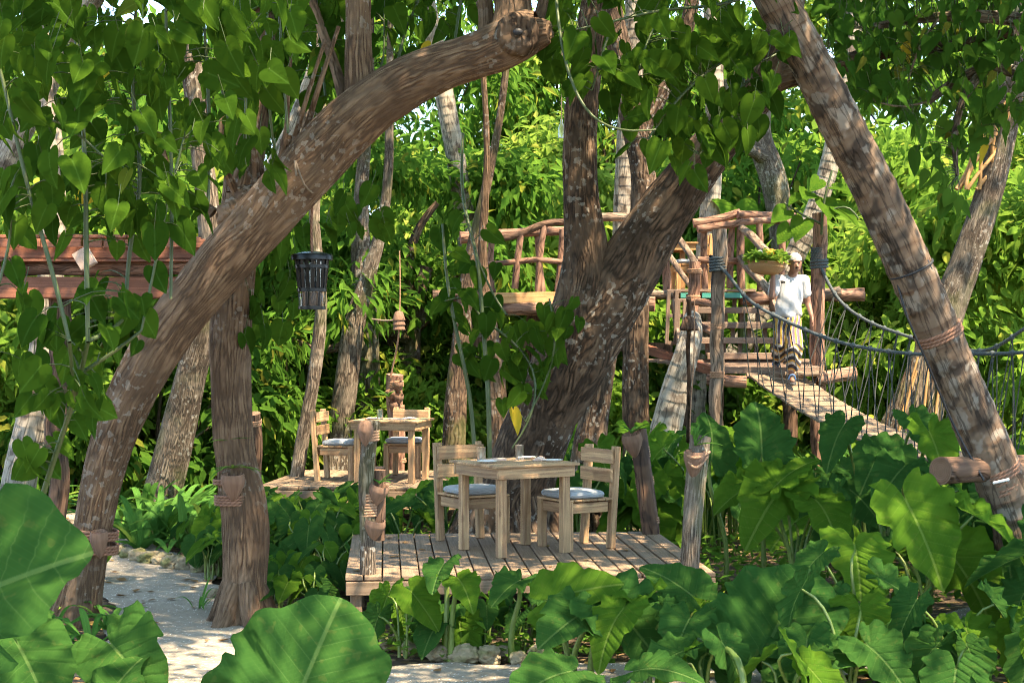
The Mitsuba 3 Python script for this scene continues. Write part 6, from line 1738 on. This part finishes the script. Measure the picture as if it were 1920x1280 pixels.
mat('m_skin', two({'type': 'principled', 'base_color': proc(lambda p, n, uv: mix((0.20, 0.10, 0.065), (0.27, 0.145, 0.095), fbm(p.x * 20, p.y * 20, p.z * 20))), 'roughness': 0.5, 'specular': 0.4}))
mat('m_shirt', two({'type': 'principled', 'base_color': proc(lambda p, n, uv: mix((0.42, 0.43, 0.44), (0.52, 0.525, 0.53), fbm(p.x * 16, p.y * 16, p.z * 9))), 'roughness': 0.9}))
mat('m_cap', two(bumped({'type': 'principled', 'base_color': {'type': 'rgb', 'value': [0.46, 0.45, 0.42]}, 'roughness': 0.9}, lambda p, n, uv: dr.sin(p.z * 420), 0.004)))
mat('m_hairdark', two({'type': 'principled', 'base_color': {'type': 'rgb', 'value': [0.03, 0.025, 0.022]}, 'roughness': 0.7}))


def sarong(p, n, uv):
    x, z = uv.x, uv.y           # metres across, metres above the hem
    k = x * 17 + 0.8 * noise(x * 4, z * 4)
    f = k - dr.floor(k)
    i = cell_rand(dr.floor(k), 7, 7)
    upper = mix((0.13, 0.10, 0.15), (0.19, 0.15, 0.21), noise(x * 40, z * 6))
    upper = dr.select(f < 0.42, mi.Color3f(0.46, 0.28, 0.06), upper)
    upper = dr.select((f > 0.42) & (f < 0.52), mi.Color3f(0.42, 0.40, 0.38), upper)
    upper = dr.select((i > 0.6) & (f > 0.52), mi.Color3f(0.05, 0.04, 0.06), upper)
    b = (z + 0.05 * dr.sin(x * 22)) / 0.105
    fb = b - dr.floor(b)
    low = dr.select(fb < 0.45, mi.Color3f(0.035, 0.03, 0.035), mi.Color3f(0.46, 0.43, 0.38))
    low = dr.select((fb > 0.78), mi.Color3f(0.5, 0.27, 0.06), low)
    return dr.select(z < 0.33 + 0.03 * dr.sin(x * 30), low, upper)


mat('m_sarong', two({'type': 'principled', 'base_color': proc(sarong), 'roughness': 0.9}))

PE = thing('person', 'person in white shirt, white cap and striped loose trousers carrying a basket over the bridge', 'person')
sh_r, el_r, wr_r = B(1457, 525, 0.02), B(1448, 556, -0.10), B(1449, 517, -0.10)
sh_l, el_l, wr_l = B(1507, 526, 0.02), B(1515, 568, 0.03), B(1521, 590, -0.06)
hip_r, kn_r, an_r, to_r = B(1468, 604, 0.0), B(1466, 647, 0.03), B(1457, 672, 0.36), B(1453, 688, 0.30)
hip_l, kn_l, an_l, to_l = B(1489, 604, 0.0), B(1488, 652, -0.10), B(1484, 700, 0.0), B(1486, 714, -0.17)
head = B(1491, 494, -0.05)
neck = B(1485, 516, 0.0)
hd = [0.076, 0.092, 0.112]
ch = [[(sh_r, .052), (el_r, .043), (wr_r, .029)], [(sh_l, .052), (el_l, .041), (wr_l, .028)],
      [(B(1483, 526), .075), (neck, .06), (head - UP * 0.06, .058)],
      [(sh_r, .055), (B(1483, 535), .085), (sh_l, .055)],
      [(B(1482, 540), [.13, .095, .10]), (B(1479, 595), [.125, .1, .08])],
      [(hip_r, .085), (kn_r, .06), (B(1463, 660, 0.18), .056), (an_r, .036)], [(hip_l, .085), (kn_l, .058), (B(1487, 675, -0.03), .056), (an_l, .036)],
      [(an_r, .036), (B(1455, 680, 0.40), .034), (to_r, .03)], [(an_l + UP * 0.0, .036), (B(1484, 709, 0.02), .034), (to_l, .028)],
      [(head, hd), (head + [0, -0.012, -0.05], [0.066, 0.082, 0.075])],
      [(head + [0.006, -0.085, -0.012], .012), (head + [0.010, -0.112, -0.042], .017)],
      [(head + [-0.03, -0.082, 0.026], .014), (head + [0.04, -0.082, 0.026], .014)],
      [(head + [-0.015, -0.088, -0.074], .011), (head + [0.03, -0.088, -0.074], .011)],
      [(head + [0.074, 0.005, 0.012], [.012, .022, .026]), (head + [0.078, 0.012, -0.022], [.01, .014, .016])],
      [(head + [-0.074, 0.005, 0.012], [.012, .022, .026]), (head + [-0.078, 0.012, -0.022], [.01, .014, .016])]]
# left hand, relaxed; right hand flat under the basket
pl_ = wr_l + [0.012, -0.012, -0.055]
ch.append([(wr_l, .027), (pl_, [.022, .034, .036])])
for i, (dy, ln) in enumerate(((-0.030, .075), (-0.011, .085), (0.009, .08), (0.027, .062))):
    a = pl_ + [0.003, dy, -0.022]
    ch.append([(a, .0095), (a + [0.006, -0.004, -ln * .5], .009), (a + [-0.006, -0.012, -ln * .9], .0075)])
ch.append([(pl_ + [-0.004, -0.03, 0.015], .011), (pl_ + [-0.012, -0.055, -0.015], .010), (pl_ + [-0.016, -0.062, -0.042], .008)])
pr_ = wr_r + [-0.012, -0.01, 0.042]
ch.append([(wr_r, .027), (pr_, [.036, .036, .022])])
for i, a in enumerate((-0.9, -0.4, 0.1, 0.6)):
    d = np.array([-math.cos(a) * 0.9, math.sin(a), 0.25])
    p_ = pr_ + d * 0.028
    ch.append([(p_, .0095), (p_ + d * 0.036 + UP * 0.004, .009), (p_ + d * 0.066 + UP * 0.012, .0075)])
ch.append([(pr_ + [0.02, -0.02, 0], .011), (pr_ + [0.048, -0.035, 0.012], .010), (pr_ + [0.066, -0.03, 0.03], .008)])
body = chain_mesh(ch, 0.018, 4)
bd_ = part(PE, 'body', mikit.ply((body.vertices, body.faces), 'm_skin', smooth=True))
# shirt with folds
sh = chain_mesh([[(B(1483, 531), [.15, .11, .085]), (B(1481, 560), [.165, .125, .09]), (B(1477, 590, 0), [.175, .13, .075])],
                 [(sh_r, .072), (B(1483, 528), .092), (sh_l, .072)], [(sh_r, .074), (B(1450, 547, -0.05), .069)], [(sh_l, .074), (B(1511, 550, 0.03), .069)], [(B(1483, 526), .08), (B(1484, 520), .062)]], 0.016, 6)
v = np.array(sh.vertices)
v += np.array(sh.vertex_normals) * (0.022 * (meshkit.fbm(v * [9, 9, 4] + 3, 3, 8) - 0.5) + 0.012 * np.sin(v[:, 2] * 26 + v[:, 0] * 30) * np.clip((B(0, 548)[2] - v[:, 2]) * 4, 0, 1))[:, None]
st_ = part(PE, 'shirt', mikit.ply((v, sh.faces), 'm_shirt', smooth=True), 'white short sleeved t-shirt')
# loose trousers to mid calf
tr_ = chain_mesh([[(B(1478, 598), [.165, .12, .06]), (B(1478, 608), [.17, .125, .06])], [(hip_r, .105), (kn_r + UP * 0.02, .108), (B(1463, 660, 0.16), .105), (B(1460, 667, 0.27), .085)],
                  [(hip_l, .105), (kn_l, .11), (B(1487, 683, -0.02), .095)]], 0.016, 6)
v = np.array(tr_.vertices)
v += np.array(tr_.vertex_normals) * (0.05 * (meshkit.fbm(v * [14, 14, 4], 3, 9) - 0.5))[:, None]
part(PE, 'trousers', mikit.ply((v, tr_.faces), 'm_sarong', smooth=True, uv=np.c_[v[:, 0] - v[:, 0].min(), v[:, 2] - v[:, 2].min()]), 'loose striped trousers in purple, yellow, black and white')
# cap
cp = trimesh.creation.icosphere(3)
cv = cp.vertices * [0.086, 0.102, 0.095]
cv = cv[:, :]
cv[:, 2] = np.maximum(cv[:, 2], -0.012 + 0.15 * np.clip(-cv[:, 1], -1, 0.1) * 0.3)
part(PE, 'cap', mikit.ply((cv + head + [0, 0.006, 0.045], cp.faces), 'm_cap', smooth=True), 'white knitted skull cap')
for sx in (-0.026, 0.038):
    part(bd_, 'eye', mikit.ply((trimesh.creation.icosphere(1).vertices * [0.013, 0.008, 0.007] + head + [sx, -0.088, 0.008], trimesh.creation.icosphere(1).faces), 'm_hairdark', smooth=True))
part(bd_, 'moustache', mikit.ply((trimesh.creation.icosphere(2).vertices * [0.028, 0.008, 0.006] + head + [0.008, -0.094, -0.060], trimesh.creation.icosphere(2).faces), 'm_hairdark', smooth=True))
part(st_, 'print', MB().add(*box(B(1468, 529, -0.155), np.eye(3), (0.06, 0.004, 0.028), 0.001)).ply('m_hairdark', False))
for a, t_ in ((an_r, to_r), (an_l, to_l)):
    d = nrm(t_ - a)
    s_m = chain_mesh([[(a + d * -0.03 - UP * 0.028, [.04, .04, .014]), (t_ - UP * 0.030 + d * 0.02, [.045, .04, .014])]], 0.02, 2)
    sk_ = part(PE, 'sandal', mikit.ply((s_m.vertices, s_m.faces), 'm_strap', smooth=True))
    m_ = (a + t_) / 2
    part(sk_, 'strap', tube_mb([m_ + [-0.045, 0, -0.03], m_ + [-0.02, -0.02, 0.03], m_ + [0.02, -0.02, 0.03], m_ + [0.045, 0, -0.03]], 0.009, 6, 0.02).ply('m_sandal_blue'))

# basket with vegetables on the right shoulder
mat('m_wicker', two(bumped({'type': 'principled', 'base_color': proc(lambda p, n, uv: mix((0.24, 0.12, 0.045), (0.50, 0.30, 0.13), 0.5 + 0.5 * dr.sin(uv.x * 150) * dr.sin(uv.y * 260))), 'roughness': 0.7}, lambda p, n, uv: dr.sin(uv.x * 150) * dr.sin(uv.y * 260), 0.006)))
mat('m_sandal_blue', two({'type': 'principled', 'base_color': {'type': 'rgb', 'value': [0.1, 0.22, 0.45]}, 'roughness': 0.5}))
BK = thing('basket', 'round woven basket on the raised hand of the person', 'basket')
bc = B(1437, 492, -0.14)
bw = part(BK, 'bowl', MB().add(*lathe([(0.004, -0.155), (0.10, -0.155), (0.165, -0.135), (0.22, -0.08), (0.236, 0.0), (0.225, 0.0), (0.195, -0.075), (0.14, -0.122), (0.004, -0.14)], 40, bc, [0.06, 0, 1])).ply('m_wicker'))
for rz, zz in ((0.238, 0.0), (0.222, -0.05)):
    th_ = np.linspace(0, 2 * math.pi, 49)
    part(bw, 'rim', tube_mb(np.stack([bc[0] + rz * np.cos(th_), bc[1] + rz * np.sin(th_), bc[2] + zz + 0 * th_ - 0.06 * rz * np.cos(th_)], -1), 0.013, 8, 0.03).ply('m_wicker'))
mat('m_fruit_orange', two({'type': 'principled', 'base_color': {'type': 'rgb', 'value': [0.75, 0.27, 0.03]}, 'roughness': 0.35}))
mat('m_fruit_yellow', two({'type': 'principled', 'base_color': {'type': 'rgb', 'value': [0.78, 0.5, 0.05]}, 'roughness': 0.35}))
GR = thing('leafy_greens', 'frilly green lettuce and herbs heaped round the rim of the basket', 'leafy greens', kind='stuff')
k_ = 420
a_ = rng.uniform(0, 2 * math.pi, k_)
r_ = 0.06 + 0.20 * rng.random(k_) ** 0.55
pos = np.c_[r_ * np.cos(a_), r_ * np.sin(a_), 0.115 - 0.085 * (r_ / 0.27) ** 2 + rng.normal(0, 0.025, k_)] + bc
out = np.c_[np.cos(a_), np.sin(a_), rng.uniform(-0.3, 1.0, k_)]
scene[GR] = MB().add(*batch(TAROS[1], frames(pos, out + 0.5 * randdir(k_), UP + randdir(k_) * 0.8, rng.uniform(0.04, 0.085, k_)))).ply('m_leaf_far', True)
for i, (dx, dy, dz, r, mt) in enumerate(((-0.09, -0.10, 0.115, 0.042, 'm_china'), (-0.03, -0.13, 0.105, 0.044, 'm_fruit_yellow'), (0.04, -0.12, 0.11, 0.044, 'm_fruit_orange'), (0.10, -0.08, 0.12, 0.045, 'm_fruit_orange'), (0.0, -0.04, 0.14, 0.042, 'm_fruit_yellow'), (0.06, -0.02, 0.14, 0.04, 'm_fruit_orange'))):
    key = thing('round_vegetable', ('pale round vegetable at the left of the basket', 'yellow round vegetable at the front of the basket', 'orange round vegetable in the front middle of the basket', 'orange round vegetable at the right of the basket', 'yellow round vegetable at the top of the heap in the basket', 'orange round vegetable at the back of the heap in the basket')[i], 'vegetable', 'coloured vegetables in the basket')
    sp = trimesh.creation.icosphere(2)
    vv = sp.vertices * (1 + 0.06 * np.cos(5 * np.arctan2(sp.vertices[:, 1], sp.vertices[:, 0])) * (1 - sp.vertices[:, 2] ** 2))[:, None]
    scene[key] = mikit.ply((vv * [r, r, r * 0.85] + bc + [dx, dy, dz], sp.faces), mt, smooth=True)

# ---------------------------------------------------------------- labels that single out each of a group
ORD = ['first', 'second', 'third', 'fourth', 'fifth', 'sixth', 'seventh', 'eighth', 'ninth', 'tenth', 'eleventh', 'twelfth', 'thirteenth', 'fourteenth', 'fifteenth', 'sixteenth', 'seventeenth', 'eighteenth', 'nineteenth', 'twentieth']


def where(key):
    """Mean pixel column and depth of a thing."""
    c = []
    for k, d in scene.items():
        if (k == key or k.startswith(key + '__')) and d.get('type') == 'ply':
            v = meshkit.WRITTEN[d['filename']][0].mean(0)
            if 'to_world' in d:
                m = np.array(d['to_world'].matrix)
                v = m[:3, :3] @ v + m[:3, 3]
            c.append(v)
    c = np.mean(c, axis=0)
    return 960 + c[0] / c[1] * F, c[1]


def rank(group, fmt, rows=('',)):
    keys = [k for k, v in labels.items() if v.get('group') == group]
    w = {k: where(k) for k in keys}
    keys.sort(key=lambda k: w[k][1])
    n = len(rows)
    for r, name in enumerate(rows):
        for i, k in enumerate(sorted(keys[len(keys) * r // n: len(keys) * (r + 1) // n], key=lambda k: w[k][0])):
            labels[k]['label'] = fmt.format(o=ORD[i], row=name)


R4 = ('front row', 'second row', 'third row', 'back row')
R3 = ('front row', 'middle row', 'back row')
R2 = ('front row', 'back row')
rank('elephant ears right of the deck', '{o} elephant ear from left in the {row} right of the nearer deck', R4)
rank('small elephant ears before the deck', '{o} small elephant ear from left between stone border and deck front')
rank('elephant ears along the bottom right', '{o} dark elephant ear from left along the bottom right edge')
rank('elephant ears behind the nearer deck', '{o} sunny elephant ear from left in the {row} behind the right chair', R2)
rank('elephant ears left of the forked trunk', '{o} elephant ear from left just left of the forked trunk foot')
rank('taro plants between the decks', '{o} taro plant from left in the {row} between the dining decks', R4)
rank('taro plants by the upright trunk', '{o} low taro plant from left between upright trunk and small step')
rank('taro plants along the left path', '{o} pale taro plant from left in the {row} along the path stones', R2)
rank('backdrop trees behind the palms', '{o} sunlit tree from left in the {row} of the green backdrop', R2)
rank('coral stones in front of the dining deck', '{o} coral stone from left in the border before the dining deck')
rank('coral stones along the left path', '{o} mossy coral stone from left along the left sand path')
rank('loose coral stones by the sand', '{o} loose grey coral stone from left at the edge of the sand')
rank('strap leaf clumps by the left path', '{o} strap leaf clump from left behind the arching trunk by the path')
rank('strap leaf clumps behind the rope bridge', '{o} tall sunny strap leaf clump from left behind the rope bridge')
rank('narrow leaf clumps at the arching trunk', '{o} low narrow leaf clump from left at the arching trunk foot')
rank('dry leaves on the nearer deck', '{o} dry brown leaf from left on the {row} of the nearer deck', ('front half', 'back half'))
